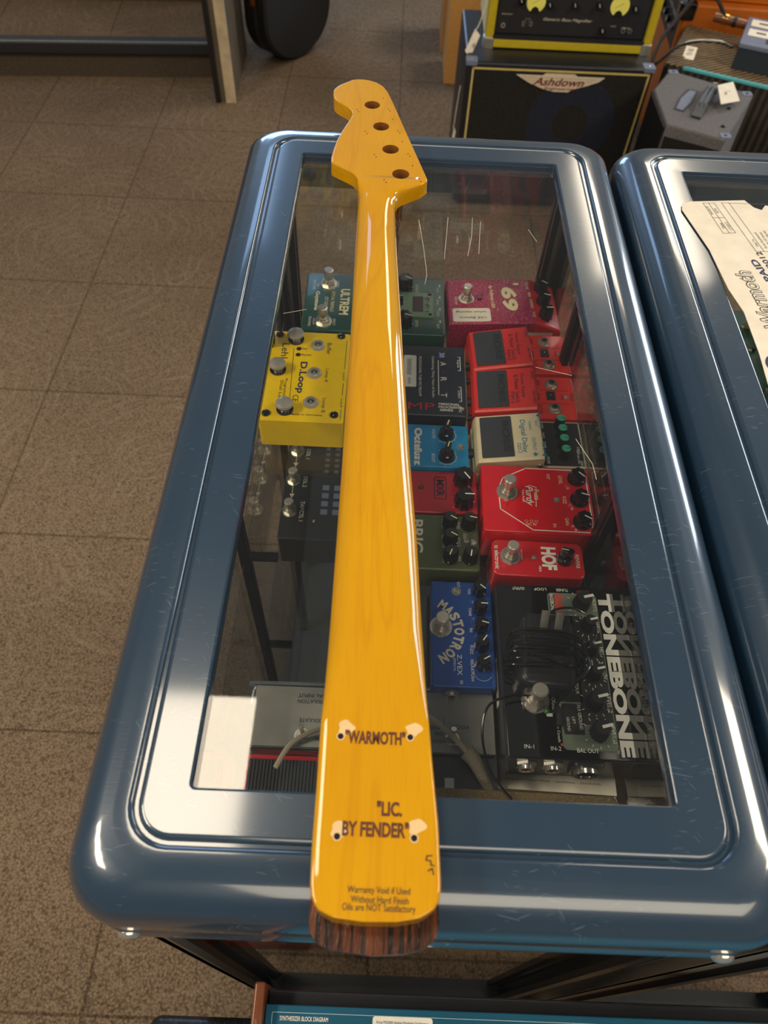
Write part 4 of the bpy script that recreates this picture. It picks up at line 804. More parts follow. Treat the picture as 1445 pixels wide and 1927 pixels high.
# wall adapter lying on the preamp
ZT = -0.166+0.0003
t = thing('power_adapter', 'black wall plug power adapter with wrapped cable lying on the TONEBONE preamp', 'power adapter', (0.1500, 0.2800, ZT), R(-4))
m = MB(); m.box(-0.0245, 0.0245, -0.034, 0.033, 0.0, 0.022, 'black_satin', r=0.010, b=0.006, seg=6); m.box(-0.019, 0.019, 0.006, 0.032, 0.018, 0.0255, 'black_satin', r=0.004, b=0.002); m.rect(-0.014, 0.014, 0.012, 0.026, 0.0257, 'rubber_dark')
m.rect(-0.017, 0.015, -0.024, 0.000, 0.02215, 'black'); m.text('AC ADAPTER 9VDC', -0.001, -0.006, 0.0223, 0.028, 0.0022, 'print_grey'); m.text('INPUT 120V 60Hz', -0.001, -0.011, 0.0223, 0.026, 0.0018, 'print_grey'); m.text('OUTPUT 9V 400mA', -0.001, -0.0155, 0.0223, 0.028, 0.0018, 'print_grey'); m.build('adapter_body', t)
for x in (-0.004, 0.0085):
    m = MB(); m.M = Matrix.Translation((x, 0.018, 0.0255)) @ Matrix.Rotation(R(-40), 4, 'X'); m.box(-0.0035, 0.0035, -0.0008, 0.0008, 0, 0.016, 'steel', r=0.0003); m.build('plug_prong', t)
m = MB(); rnd = random.Random(3)
for k in range(4):
    y0 = -0.006+0.0055*k; zz = 0.0245+0.0015*(k % 3)
    m.tube([(-0.034, y0-0.006, 0.014), (-0.030, y0+0.002, zz), (-0.010, y0+0.003+0.002*rnd.random(), zz+0.003), (0.014, y0+0.004, zz+0.002), (0.030, y0+0.001, zz-0.003), (0.033, y0-0.006, 0.010), (0.029, y0-0.010, 0.002), (0.0, y0-0.012, zz+0.001) if k % 2 else (0.020, y0-0.008, 0.024), (-0.026, y0-0.012, zz-0.001), (-0.035, y0-0.008, 0.012)], 0.0011, 'cable_black', res=8)
m.tube([(0.030, 0.004, 0.012), (0.040, 0.012, 0.020), (0.045, 0.034, 0.012), (0.030, 0.050, 0.008), (0.008, 0.046, 0.006), (0.002, 0.030, 0.004)], 0.0011, 'cable_black', res=8)
m.tube([(0.034, 0.002, 0.018), (0.034, -0.014, 0.022), (0.014, -0.036, 0.014), (0.008, -0.046, 0.006)], 0.0014, 'cable_black', res=8)
m.tube([(0.008, -0.046, 0.006), (0.012, -0.050, 0.005), (0.012, -0.060, 0.004)], lambda s: 0.0042-0.0014*s, 'rubber_dark', n=10)
m.tube([(-0.006, -0.038, 0.006), (-0.026, -0.040, 0.010), (-0.048, -0.052, 0.012), (-0.052, -0.075, 0.004), (-0.042, -0.100, -0.010), (-0.024, -0.118, -0.016)], 0.0011, 'cable_black', res=8)
m.build('cord', t)

# gold brown multi effects pedal at the front edge
t = thing('multi_effects_pedal', 'bronze textured effects unit with a chrome recess along the near window edge', 'effects pedal', (0.131, 0.140, SHELF))
m = MB(); m.prism([(-0.105, -0.040), (0.084, -0.040), (0.084, 0.018), (0.072, 0.032), (-0.105, 0.034)], 0.0, 0.028, 'gold_texture', 0.004); m.prism([(0.012, -0.036), (0.066, -0.036), (0.066, 0.016), (0.058, 0.024), (0.012, 0.024)], 0.028, 0.0292, 'gold_texture'); m.build('housing', t)
m = MB(); m.box(0.026, 0.052, -0.014, 0.014, 0.0292, 0.0302, 'chrome', r=0.003); m.box(0.028, 0.050, -0.012, 0.012, 0.0302, 0.0304, 'gold_texture', r=0.002); m.build('chrome_surround', t)
m = MB(); m.box(-0.010, 0.004, 0.002, 0.022, 0.028, 0.0295, 'silver_blue', r=0.002); m.box(-0.008, 0.002, 0.004, 0.020, 0.0295, 0.0297, 'black_gloss', r=0.0008); m.text('R', -0.003, 0.012, 0.0300, 0.005, 0.006, 'silver_blue', rot=R(-90), bold=0.02); m.build('badge', t)

# grey panel with toggle switches, lettering upside down
t = thing('synthesizer_module', 'silver panel unit with upside down MODULATE lettering under the neck end', 'synthesizer module', (0.0035, 0.2150, SHELF), R(180))
m = MB(); m.box(-0.107, 0.107, -0.045, 0.0120, 0.0, 0.012, 'black_satin', r=0.003); m.box(-0.107, -0.02, 0.0100, 0.0660, 0.0, 0.012, 'black_satin', r=0.003); m.box(-0.106, 0.106, -0.0435, 0.0105, 0.012, 0.0175, 'grey_panel', r=0.0008, b=0.0005)
for st, x, y, L in (('MODULATION', 0.053, -0.030, 0.030), ('PEDAL INPUT', 0.053, -0.0355, 0.030), ('MODULATE', 0.053, -0.013, 0.024), ('ON', 0.047, 0.003, 0.006), ('PITCH', -0.076, -0.0125, 0.014), ('RANGE', -0.054, -0.0110, 0.015), ('LOW', -0.058, -0.006, 0.010), ('HIGH', -0.056, 0.001, 0.010)):
    m.text(st, x, y, 0.0178, L, 0.0034, 'ink')
m.line([(-0.062, -0.020), (-0.062, -0.009)], 0.0004, 0.0178, 'ink'); m.box(-0.070, -0.062, 0.030, 0.046, 0.012, 0.0124, 'white'); m.build('housing', t)
for x, y in ((0.0615, 0.001), (-0.0685, -0.001)):
    m = MB(); m.cyl(x, y, 0.0175, 0.0190, 0.0066, 'chrome', n=20); m.cyl(x, y, 0.019, 0.0215, 0.0052, 'steel', n=6); m.cyl(x, y, 0.0215, 0.025, 0.003, 'steel'); m.tube([(x, y, 0.0225), (x, y-0.004, 0.034)], lambda s: 0.0013+0.0012*s, 'chrome', n=10); m.build('toggle_switch', t)
m = MB(); m.tube([(-0.10, -0.047, 0.014), (0.095, -0.047, 0.014), (0.107, -0.043, 0.012), (0.109, -0.030, 0.008)], 0.0022, 'silver_blue', n=8); m.build('front_trim', t)

m = MB(); m.tube([(-0.078, 0.187, -0.200), (-0.066, 0.205, -0.192), (-0.045, 0.2160, -0.187), (-0.010, 0.224, -0.184), (0.020, 0.232, -0.182), (0.045, 0.2330, -0.183), (0.068, 0.2180, -0.186), (0.084, 0.203, -0.190)], 0.0024, 'cable_grey', res=8)
m.tube([(0.083, 0.204, -0.190), (0.090, 0.197, -0.192), (0.097, 0.186, -0.198), (0.1050, 0.174, -0.206)], lambda s: 0.0075-0.0035*s, 'braid', n=12)
o = m.build('signal_cable'); tag(o, 'grey cable with frayed braided end draped over the silver panel unit', 'cable')

# red ribbed pedal on the lower shelf
LS = -0.425
t = thing('expression_pedal', 'red rocker pedal with ribbed black treadle on the lower shelf', 'effects pedal', (-0.080, 0.150, LS))
m = MB(); m.box(-0.052, 0.100, -0.075, 0.106, 0.0, 0.030, 'red', r=0.004, b=0.002); m.build('housing', t)
m = MB(); m.box(-0.050, 0.098, -0.070, 0.101, 0.030, 0.052, 'red', r=0.002, b=0.001); m.rect(-0.048, 0.096, 0.058, 0.096, 0.0523, 'black')
for k in range(38): x = -0.047+0.0037*k; m.box(x, x+0.0020, 0.058, 0.096, 0.052, 0.0545, 'black_rubber')
m.build('treadle', t)
# black floor processor on the lower shelf
p = Pedal('floor_processor', 'black floor multi effects processor with row of chrome switches on lower shelf', 'effects processor', -0.0180, 0.640, -0.368, 0.225, 0.225, zb=LS)
p.body('black_satin', 0.004, 0.002)
for u, st in ((0.12, 'DDL 0'), (0.36, 'DDL 1'), (0.58, 'DDL 2'), (0.80, 'TAP/CTL 1')): p.T(st, u, 0.125, 0.0045*len(st)*0.8, 0.0055, 'offwhite', bold=0.01)
p.line([(0.05, 0.055), (0.80, 0.055)], 0.0007, 'offwhite')
for u in (0.22, 0.45, 0.69): p.b.flat([p.f(u-0.015, 0.04), p.f(u-0.015, 0.07), p.f(u+0.015, 0.055)], p.Z, 'offwhite')
for i in range(5):
    for j in range(3): p.b.rect(*[q for q in (p.f(0.30+0.045*i, 0)[0], p.f(0.325+0.045*i, 0)[0])], p.f(0, 0.235+0.06*j)[1], p.f(0, 0.262+0.06*j)[1], p.Z, 'print_grey')
for i in range(4):
    for j in range(2): p.b.rect(p.f(0.60+0.06*i, 0)[0], p.f(0.638+0.06*i, 0)[0], p.f(0, 0.235+0.07*j)[1], p.f(0, 0.275+0.07*j)[1], p.Z, 'blue_grey_box')
p.done()
for u in (0.13, 0.34, 0.57, 0.80): p.fs(u, 0.055, 1.2)
p.led(0.87, 0.205, 0.002, 'brass')
# bags in the base
m = MB(); m.box(-0.10, 0.155, -0.20, 0.14, 0.002, 0.26, 'gig_black', r=0.03, b=0.03, seg=6); m.tube([(-0.109, -0.18, 0.235), (-0.109, 0.12, 0.235)], 0.004, 'gig_edge'); o = m.build('gig_bag'); o.location = (0.045, 0.33, FZ+0.10); tag(o, 'black padded bag in the bottom of the display case', 'bag')
m = MB(); m.box(-0.075, 0.075, -0.09, 0.09, 0.0, 0.10, 'carton'); m.box(-0.06, 0.0, -0.07, 0.05, 0.10, 0.101, 'maroon'); o = m.build('carton_box', smooth=False); o.location = (0.125, 0.165, LS+0.0005); tag(o, 'tan and maroon carton on the lower shelf under the preamp', 'box')
# ------------------------------------------------------------------ right hand case contents
pts = [(0.314, 0.732), (0.304, 0.726), (0.302, 0.716), (0.3155, 0.649), (0.320, 0.588), (0.3265, 0.556), (0.326, 0.500), (0.322, 0.440), (0.40, 0.40), (0.52, 0.50), (0.50, 0.70), (0.430, 0.738), (0.410, 0.728), (0.393, 0.731), (0.387, 0.722), (0.380, 0.726), (0.373, 0.739)]
def par(p_, k=1): return p_
m = MB(); m.prism(pts, 0.0012, 0.0017, 'paper'); z = 0.0019; pr = 'print_grey'
m.line([(0.327, 0.730), (0.339, 0.731), (0.349, 0.679), (0.336, 0.677)], 0.0005, z, pr, True); m.line([(0.333, 0.7305), (0.3425, 0.678)], 0.0005, z, pr); m.line([(0.3315, 0.704), (0.344, 0.705)], 0.0005, z, pr)
m.line([(0.347, 0.732), (0.362, 0.649), (0.44, 0.655)], 0.0005, z, pr); m.line([(0.347, 0.732), (0.43, 0.734)], 0.0005, z, pr); m.line([(0.355, 0.733), (0.370, 0.650)], 0.0005, z, pr)
for st, x, y, L, H, mt in (('Date', 0.338, 0.6905, 0.009, 0.003, 'ink'), ('Invoice #', 0.331, 0.717, 0.014, 0.003, 'ink'), ('1/7/2012', 0.3445, 0.690, 0.014, 0.003, pr), ('8754', 0.338, 0.717, 0.008, 0.003, pr), ('Ship To', 0.365, 0.6635, 0.012, 0.003, 'ink'), ('Front Southwood', 0.3715, 0.668, 0.026, 0.003, pr), ('3104 107 Street', 0.3765, 0.670, 0.024, 0.003, pr), ('Edmon. AB T6E 4A1', 0.3815, 0.672, 0.026, 0.003, pr)):
    m.text(st, x, y, z, L, H, mt, rot=R(101))
m.text('16/2012', 0.3680, 0.629, z, 0.040, 0.0062, 'ink', rot=R(103), bold=0.02); m.text('PAID', 0.3590, 0.619, z, 0.034, 0.0075, 'navy_ink', rot=R(103), bold=0.03)
m.text('Warmoth', 0.3440, 0.575, z, 0.085, 0.0170, 'print_grey', rot=R(96), bold=0.04, shear=0.2); m.text('Warmoth', 0.3440, 0.575, z+0.0001, 0.083, 0.0155, 'paper', rot=R(96), bold=-0.008, shear=0.2)
m.disc(0.342, 0.487, 0.014, z, 'navy_ink')
o = m.build('invoice_sheet', smooth=False); tag(o, 'torn white invoice sheet with printed boxes lying on the right case', 'paper')
t = thing('circuit_board', 'green circuit board with cream keys inside the right glass case', 'circuit board', (0.535, 0.720, SHELF))
m = MB(); m.box(-0.09, 0.09, -0.105, 0.105, 0.0, 0.006, 'pcb')
rnd = random.Random(5)
for k in range(60): x, y = -0.085+0.17*rnd.random(), -0.10+0.2*rnd.random(); m.box(x, x+0.003+0.005*rnd.random(), y, y+0.003+0.004*rnd.random(), 0.006, 0.008+0.003*rnd.random(), rnd.choice(['cap_cream', 'black', 'steel', 'black']))
m.build('board', t, smooth=False)
for k in range(6): m = MB(); m.M = Matrix.Translation((-0.052+0.010*k, 0.075-0.022*k, 0.006)) @ RX(8); m.cyl(0, 0, 0, 0.020, 0.0078, 'cap_cream', n=22, b=0.0015); m.build('button', t)
m = MB(); m.box(-0.10, 0.10, -0.045, 0.050, 0, 0.11, 'carton'); o = m.build('carton_box', smooth=False); o.location = (0.515, 0.765, LS+0.0005); tag(o, 'plain brown carton beneath the green circuit board', 'box')
m = MB(); m.box(-0.08, 0.08, -0.05, 0.05, 0, 0.035, 'offwhite', r=0.004, b=0.002); o = m.build('white_unit'); o.location = (0.54, 0.55, SHELF+0.0003); tag(o, 'white box in the right case just in front of the green circuit board', 'box')

# ------------------------------------------------------------------ background: amplifiers
# bass cabinet
t = thing('bass_cabinet', 'black bass speaker cabinet with gold piping and winged badge', 'speaker cabinet', (0.4790, 2.35, FZ), R(0.6))
m = MB(); H = 0.46
m.box(-0.277, 0.277, 0.0, 0.37, 0.02, H, 'black_vinyl', r=0.012, b=0.008); m.box(-0.24, 0.24, 0.04, 0.33, 0.0, 0.02, 'black'); m.build('cabinet', t)
def front(m_, y=0.0): m_.M = Matrix.Translation((0, y, 0)) @ RX(90)    # local x,z plane facing the viewer
m = MB(); front(m, -0.001); m.rect(-0.262, 0.262, 0.030, H-0.012, 0.0, 'grille')
m.disc(0.062, H-0.165, 0.135, 0.0004, 'grille_blue', 40); m.disc(0.062, H-0.165, 0.055, 0.0006, 'grille', 30)
m.build('grille_cloth', t, smooth=False)
m = MB(); front(m, -0.002); m.line([(-0.257, 0.058), (0.257, 0.058), (0.264, H-0.016), (-0.257, H-0.016)], 0.0055, 0.0, 'piping', True); m.build('piping', t, smooth=False)
m = MB(); front(m, -0.0022); bp = [(-0.128, H-0.028), (-0.050, H-0.028), (-0.040, H-0.022), (0.045, H-0.022), (0.055, H-0.028), (0.135, H-0.028), (0.120, H-0.040), (0.085, H-0.053), (0.045, H-0.064), (0.035, H-0.072), (-0.010, H-0.072), (-0.040, H-0.066), (-0.085, H-0.050)]
m.prism(bp, 0, 0.003, 'badge')
for k in range(5): w_ = 0.108-0.014*k; m.rect(-w_, w_+0.005, H-0.0345-0.0072*k, H-0.0335-0.0072*k, 0.0032, 'orange_vinyl')
m.text('Ashdown', 0.004, H-0.044, 0.0035, 0.148, 0.022, 'maroon', bold=0.02, shear=0.4); m.text('Engineering', 0.008, H-0.064, 0.0035, 0.090, 0.011, 'maroon', bold=0.01, shear=0.3); m.build('badge', t, smooth=False)
for sx in (-1, 1):
    m = MB(); x = sx*0.262; m.box(x-0.017, x+0.017, -0.001, 0.036, H-0.010, H+0.0015, 'blue_grey_box', r=0.004); m.lathe(x, 0.018, [(0.004, H+0.0015), (0.002, H+0.0035)], 'chrome', 12); m.build('corner_protector', t)
# amp head
t = thing('amplifier_head', 'black bass amplifier head with yellow edge trim standing on the cabinet', 'amplifier', (0.502, 2.44, FZ+H+0.0005))
m = MB(); m.box(-0.244, 0.246, 0.02, 0.30, 0.008, 0.30, 'cream', r=0.006); m.box(-0.222, 0.224, 0.012, 0.03, 0.02, 0.29, 'black'); m.build('enclosure', t)
m = MB(); m.box(-0.244, 0.246, 0.0, 0.03, 0.004, 0.026, 'yellow_trim', r=0.004, b=0.003); m.box(-0.246, -0.222, 0.0, 0.05, 0.02, 0.30, 'yellow_trim', r=0.004); m.box(0.224, 0.248, 0.0, 0.05, 0.02, 0.30, 'yellow_trim', r=0.004); m.build('edge_trim', t)
m = MB(); m.box(-0.225, 0.225, -0.002, 0.006, 0.028, 0.036, 'black_satin'); m.build('lower_lip', t)
m = MB(); front(m, 0.011); m.rect(-0.218, 0.218, 0.040, 0.25, 0.0, 'black_satin')
for cx_ in (-0.112, 0.130):
    m.disc(cx_, 0.122, 0.027, 0.0006, 'mustard_meter', 30); m.flat([(cx_-0.016, 0.094), (cx_+0.016, 0.094), (cx_+0.008, 0.108), (cx_, 0.112), (cx_-0.008, 0.108)], 0.0012, 'black'); m.line([(cx_-0.012, 0.118), (cx_+0.010, 0.130)], 0.0008, 0.0012, 'ink')
m.text('Generic Bass Magnifier', -0.012, 0.0795, 0.0008, 0.142, 0.010, 'offwhite', shear=0.4)
m.text('INSTRUMENT', -0.190, 0.089, 0.0008, 0.032, 0.003, 'offwhite'); m.text('OUTPUT', 0.125, 0.070, 0.0008, 0.016, 0.003, 'offwhite'); m.text('LINE IN', 0.162, 0.067, 0.0008, 0.022, 0.003, 'offwhite')
for r_ in (0.006, 0.010, 0.014): m.ringd(-0.128, 0.066, r_, 0.0012, 0.0008, 'offwhite', R(60), R(120), 10); m.ringd(-0.128, 0.066, r_, 0.0012, 0.0008, 'offwhite', R(-30), R(30), 8); m.ringd(-0.128, 0.066, r_, 0.0012, 0.0008, 'offwhite', R(150), R(210), 8)
m.build('front_panel', t, smooth=False)
for x, z in ((-0.155, 0.125), (-0.072, 0.118), (0.0, 0.120), (0.070, 0.122), (0.175, 0.118), (0.095, 0.058)):
    m = MB(); front(m, 0.010); m.cyl(x, z, 0, 0.014, 0.009, 'black_gloss', n=20, b=0.001); m.line([(x, z), (x-0.003, z+0.008)], 0.0016, 0.0143, 'white'); m.build('knob', t)
for x, z in ((-0.198, 0.060), (0.156, 0.060), (0.176, 0.060)):
    m = MB(); front(m, 0.010); m.cyl(x, z, 0, 0.003, 0.007, 'chrome', n=16); m.disc(x, z, 0.0035, 0.0032, 'dark_hole'); m.build('jack', t)
for sx in (-1, 1):
    m = MB(); m.box(sx*0.235-0.016, sx*0.235+0.016, -0.003, 0.03, 0.0, 0.030, 'steel', r=0.006, b=0.003); m.build('corner_protector', t)
# price tags hanging on string
def hang_tag(name, label, pts, a, b, c, d):
    m = MB(); m.tube(pts, 0.0012, 'tag_paper'); V = [Vector(q) for q in (a, b, c, d)]; nn = (V[1]-V[0]).cross(V[3]-V[0]).normalized()*0.0008
    m.loft([[tuple(q) for q in V], [tuple(q+nn) for q in V]], 'tag_paper')
    cc = sum(V, Vector())/4; e1 = (V[1]-V[0]).normalized(); e2 = (V[3]-V[0]).normalized()
    for sg in (1, -1):
        for k in range(7): p0 = cc+e1*0.0042*(k-3)+nn*1.3*(1 if sg > 0 else -0.3); m.add([tuple(p0-e2*0.006-e1*0.001), tuple(p0-e2*0.006+e1*0.001), tuple(p0+e2*0.006+e1*0.001), tuple(p0+e2*0.006-e1*0.001)], [(0, 1, 2, 3)], 'ink')
    o = m.build(name, smooth=False); tag(o, label, 'price tag'); return o
hang_tag('price_tag', 'long white price tag hanging from left side of the yellow trimmed amplifier', [(0.249, 2.46, -0.44), (0.235, 2.44, -0.49), (0.222, 2.425, -0.51)], (0.222, 2.43, -0.505), (0.238, 2.425, -0.520), (0.213, 2.40, -0.575), (0.197, 2.405, -0.555))
hang_tag('price_tag', 'thin white price tag hanging low down the left side of the cabinet', [(0.196, 2.42, -0.66), (0.190, 2.40, -0.72), (0.186, 2.39, -0.78)], (0.188, 2.39, -0.775), (0.192, 2.37, -0.778), (0.184, 2.35, -0.84), (0.178, 2.37, -0.838))

# wedge monitor standing on its side
t = thing('floor_monitor', 'dark grey carpeted wedge speaker standing on end with strap handle', 'speaker', (0.85, 2.15, FZ))
pent = [(0.792-0.85, 2.330-2.15), (1.003-0.85, 2.204-2.15), (0.863-0.85, 1.948-2.15), (0.722-0.85, 2.014-2.15), (0.722-0.85, 2.208-2.15)][::-1]
m = MB(); HT = 0.47; m.prism(pent, 0.0, HT, 'wedge_carpet', 0.004); m.build('cabinet', t, ang=30)
m = MB(); 
for q0, q1 in ((0, 1), (4, 0)):  # black grille panels also laid over side faces to stand in for their shade
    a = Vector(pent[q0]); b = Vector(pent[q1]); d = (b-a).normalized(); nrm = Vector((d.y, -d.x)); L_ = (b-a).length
    g = MB(); g.M = Matrix.Translation((a.x+nrm.x*0.001, a.y+nrm.y*0.001, 0.02)) @ Matrix.Rotation(math.atan2(d.y, d.x), 4, 'Z') @ RX(90); g.box(0.004, L_-0.004, 0.0, HT-0.03, 0.0, 0.004, 'black'); g.build('grille_and_shade_panel', t, smooth=False)
a = Vector(pent[1]); b = Vector(pent[2]); d = (b-a).normalized(); nrm = Vector((d.y, -d.x)); L_ = (b-a).length
m.M = Matrix.Translation((a.x+nrm.x*0.001, a.y+nrm.y*0.001, 0.02)) @ Matrix.Rotation(math.atan2(d.y, d.x), 4, 'Z') @ RX(90); m.box(0.004, L_-0.004, 0.0, HT-0.05, 0.0, 0.004, 'black'); m.build('grille_and_shade_panel', t, smooth=False)
def on_top(pts, z0, z1, mt, nm, bb=0.0):
    m = MB(); m.prism([(x-0.85, y-2.15) for x, y in pts], HT+z0, HT+z1, mt, bb); return m.build(nm, t)
on_top([(0.757, 2.098), (0.780, 2.084), (0.812, 2.130), (0.848, 2.206), (0.820, 2.216), (0.783, 2.160)], 0.0, 0.002, 'blue_grey_dark', 'port_rim')
on_top([(0.764, 2.100), (0.779, 2.092), (0.808, 2.134), (0.839, 2.200), (0.823, 2.207), (0.788, 2.158)], 0.002, 0.0024, 'blue_grey_box', 'port_plate')
m = MB(); a = Vector((0.806-0.85, 2.052-2.15, HT)); b = Vector((0.893-0.85, 2.222-2.15, HT)); dd = (b-a)
m.M = Matrix.Translation(a) @ Matrix.Rotation(math.atan2(dd.y, dd.x), 4, 'Z'); L_ = dd.length
m.loft([[(x, -0.013, z), (x, 0.013, z), (x, 0.013, z+0.006), (x, -0.013, z+0.006)] for x, z in ((0, 0), (0.02, 0.002), (0.05, 0.020), (L_/2, 0.026), (L_-0.05, 0.020), (L_-0.02, 0.002), (L_, 0))], 'blue_grey_dark')
for yy_ in (-0.006, 0.006): m.tube([(0.04, yy_, 0.024), (L_/2, yy_, 0.0335), (L_-0.04, yy_, 0.024)], 0.0012, 'blue_grey_box')
m.build('strap_handle', t)
for x, y in ((0.799, 2.318), (0.985, 2.206), (0.868, 1.968)):
    m = MB(); m.box(x-0.85-0.014, x-0.85+0.014, y-2.15-0.012, y-2.15+0.012, HT-0.004, HT+0.0015, 'blue_grey_box', r=0.005); m.lathe(x-0.85, y-2.15, [(0.004, HT+0.0015), (0.002, HT+0.003)], 'dark_hole', 10); m.build('corner_protector', t)
for x, y in ((0.950, 2.190), (0.912, 2.115), (0.872, 2.015)): screw(t, x-0.85, y-2.15, HT, 0.006, 'dark_hole')
hang_tag('price_tag', 'white barcode tag tied to the strap handle of the grey wedge speaker', [(0.880, 2.195, -0.522), (0.872, 2.185, -0.515), (0.880, 2.175, -0.512)], (0.878, 2.165, -0.512), (0.934, 2.207, -0.520), (0.940, 2.131, -0.535), (0.878, 2.096, -0.530))

# tweed covered amp with transformer box on top
t = thing('tweed_amplifier', 'dark tweed covered amplifier with teal edge stripe behind the grey wedge', 'amplifier', (1.15, 2.60, FZ), R(-24))
m = MB(); m.box(-0.26, 0.34, -0.19, 0.14, 0.0, 0.40, 'tweed_dark', r=0.01, b=0.01); m.box(-0.255, 0.335, -0.185, 0.135, 0.400, 0.403, 'tweed', r=0.008); m.build('cabinet', t)
m = MB(); m.box(-0.20, 0.335, -0.192, -0.180, 0.398, 0.406, 'teal_strip', r=0.002, b=0.002); m.build('edge_stripe', t)
t = thing('transformer_box', 'blue grey metal box with two white stickers on the tweed amplifier', 'electronics box', (1.175, 2.555, FZ+0.4035), R(-22))
m = MB(); m.box(-0.11, 0.19, -0.085, 0.125, 0.0, 0.062, 'blue_grey_dark', r=0.006); m.box(-0.112, 0.192, -0.087, 0.127, 0.062, 0.074, 'blue_grey_box', r=0.006, b=0.003)
m.rect(-0.04, 0.02, -0.06, 0.12, 0.0743, 'blue_grey_dark'); m.box(0.020, 0.192, -0.0895, -0.085, 0.012, 0.052, 'black_gloss'); m.M = Matrix.Translation((0, -0.0898, 0)) @ RX(90); m.text('GR-1', 0.075, 0.032, 0.0004, 0.085, 0.022, 'blue_grey_box', bold=0.03); m.build('housing', t, ang=30)
for y0 in (0.055, -0.020): m = MB(); m.box(-0.098, -0.020, y0, y0+0.052, 0.0742, 0.0750, 'paper', r=0.002); m.text('Radio Shack', -0.06, y0+0.034, 0.0752, 0.045, 0.006, 'print_grey') if 0 else m.rect(-0.075, -0.045, y0+0.02, y0+0.034, 0.0752, 'print_grey'); m.build('sticker', t, smooth=False)
m = MB(); m.tube([(0.775, 2.46, -0.60), (0.80, 2.53, -0.56), (0.88, 2.66, -0.53), (0.99, 2.80, -0.50), (1.05, 2.72, -0.555)], 0.006, 'cable_black'); m.tube([(0.775, 2.60, -0.70), (0.82, 2.56, -0.63), (0.90, 2.60, -0.585), (1.0, 2.60, -0.575), (1.04, 2.565, -0.575)], 0.005, 'cable_black')
o = m.build('black_cables'); tag(o, 'black cables running between the cabinet and the blue grey box', 'cable')
m = MB(); m.tube([(1.02, 2.745, -0.560), (1.125, 2.69, -0.560)], 0.014, 'wood_cheek', n=14); m.tube([(1.045, 2.735, -0.560), (1.06, 2.727, -0.560)], 0.0165, 'brass', n=14); m.tube([(1.075, 2.718, -0.560), (1.085, 2.713, -0.560)], 0.0165, 'black', n=14); o = m.build('cable_connector'); tag(o, 'round metal cable connector plugged into left side of the blue grey box', 'connector')
m = MB(); m.M = Matrix.Translation((0.90, 2.52, -0.575)) @ Matrix.Rotation(R(70), 4, 'Z'); m.box(-0.045, 0.035, -0.017, 0.017, 0, 0.0012, 'tag_paper'); m.text('FX 4U', -0.005, 0, 0.0015, 0.05, 0.018, 'ink'); m.M = m.M @ Matrix.Translation((-0.045, 0, 0)); m.box(-0.012, 0.0, -0.017, 0.010, 0, 0.0012, 'tag_paper'); o = m.build('tape_flag', smooth=False); tag(o, 'handwritten white tape flag on the black cable', 'label'); 

# orange amplifiers
t = thing('orange_amplifier', 'orange vinyl amplifier with black control panel behind the tweed amplifier', 'amplifier', (1.20, 3.05, FZ), R(-4))
m = MB(); OH = 0.46; m.box(-0.235, 0.25, -0.23, 0.23, 0.0, OH, 'orange_vinyl', r=0.012, b=0.008); m.build('cabinet', t)
m = MB(); m.M = Matrix.Translation((-0.236, 0, 0)) @ Matrix.Rotation(R(-90), 4, 'Z') @ RX(90); m.rect(-0.21, 0.20, OH-0.15, OH-0.03, 0.0, 'black'); m.text('VOLUME BASS MID TREBLE', 0.0, OH-0.07, 0.0006, 0.28, 0.012, 'offwhite')
for k in range(5): m.cyl(-0.13+0.065*k, OH-0.105, 0, 0.012, 0.012, 'black_gloss', n=14); m.disc(-0.13+0.065*k, OH-0.105, 0.006, 0.0125, 'offwhite', 12)
m.build('control_panel', t)
for x in (-0.225, 0.24): m = MB(); m.box(x-0.028, x+0.028, -0.236, -0.190, OH-0.045, OH+0.003, 'black_gloss', r=0.01, b=0.004); m.build('corner_protector', t)
m = MB(); m.box(-0.22, 0.235, -0.20, 0.20, 0.0, 0.20, 'orange_vinyl', r=0.012, b=0.008); m.box(-0.225, -0.18, -0.205, -0.16, 0.0, 0.04, 'black_gloss', r=0.01); o = m.build('orange_amplifier'); o.location = (1.205, 3.055, FZ+OH+0.004); o.rotation_euler.z = R(-6); tag(o, 'second orange vinyl amplifier stacked on top of the first', 'amplifier')
# cartons by the cabinet
m = MB(); m.box(-0.055, 0.11, -0.12, 0.12, 0, 0.50, 'cardboard'); o = m.build('cardboard_box', smooth=False); o.location = (0.235, 3.62, FZ); tag(o, 'tall tan cardboard box behind the black cabinet', 'box')
m = MB(); m.box(-0.08, 0.10, -0.1, 0.1, 0, 0.34, 'pale_wood'); o = m.build('cardboard_box', smooth=False); o.location = (0.27, 3.32, FZ); tag(o, 'short tan cardboard box close behind the black cabinet', 'box')

# ------------------------------------------------------------------ display steps and guitar case at the back left
t = thing('display_riser', 'carpeted stepped display platform with worn black and silver nosing', 'platform', (-1.6, 3.11, FZ), R(4.5))
m = MB(); m.box(-1.6, 0.90, 0.0, 0.40, 0.0, 0.095, 'case_step'); m.box(-1.6, 0.90, -0.015, 0.40, 0.135, 0.139, 'carpet'); m.box(-1.6, 0.90, 0.36, 0.80, 0.095, 0.60, 'case_step'); m.build('carpeted_step', t, smooth=False)
m = MB(); m.box(-1.6, 0.90, -0.022, 0.36, 0.095, 0.135, 'black_satin', b=0.004); m.build('shelf_board', t)
m = MB(); m.box(-1.6, 0.90, -0.026, 0.020, 0.132, 0.142, 'silver_blue', r=0.003, b=0.003); m.build('metal_nosing', t)
t = thing('end_panel', 'worn cream end panel with black metal edge beside the carpeted platform', 'panel', (-0.655, 3.22, FZ), R(2))
m = MB(); m.box(-0.016, 0.016, -0.235, 0.20, 0.0, 0.66, 'panel_grey'); m.build('board', t, smooth=False)
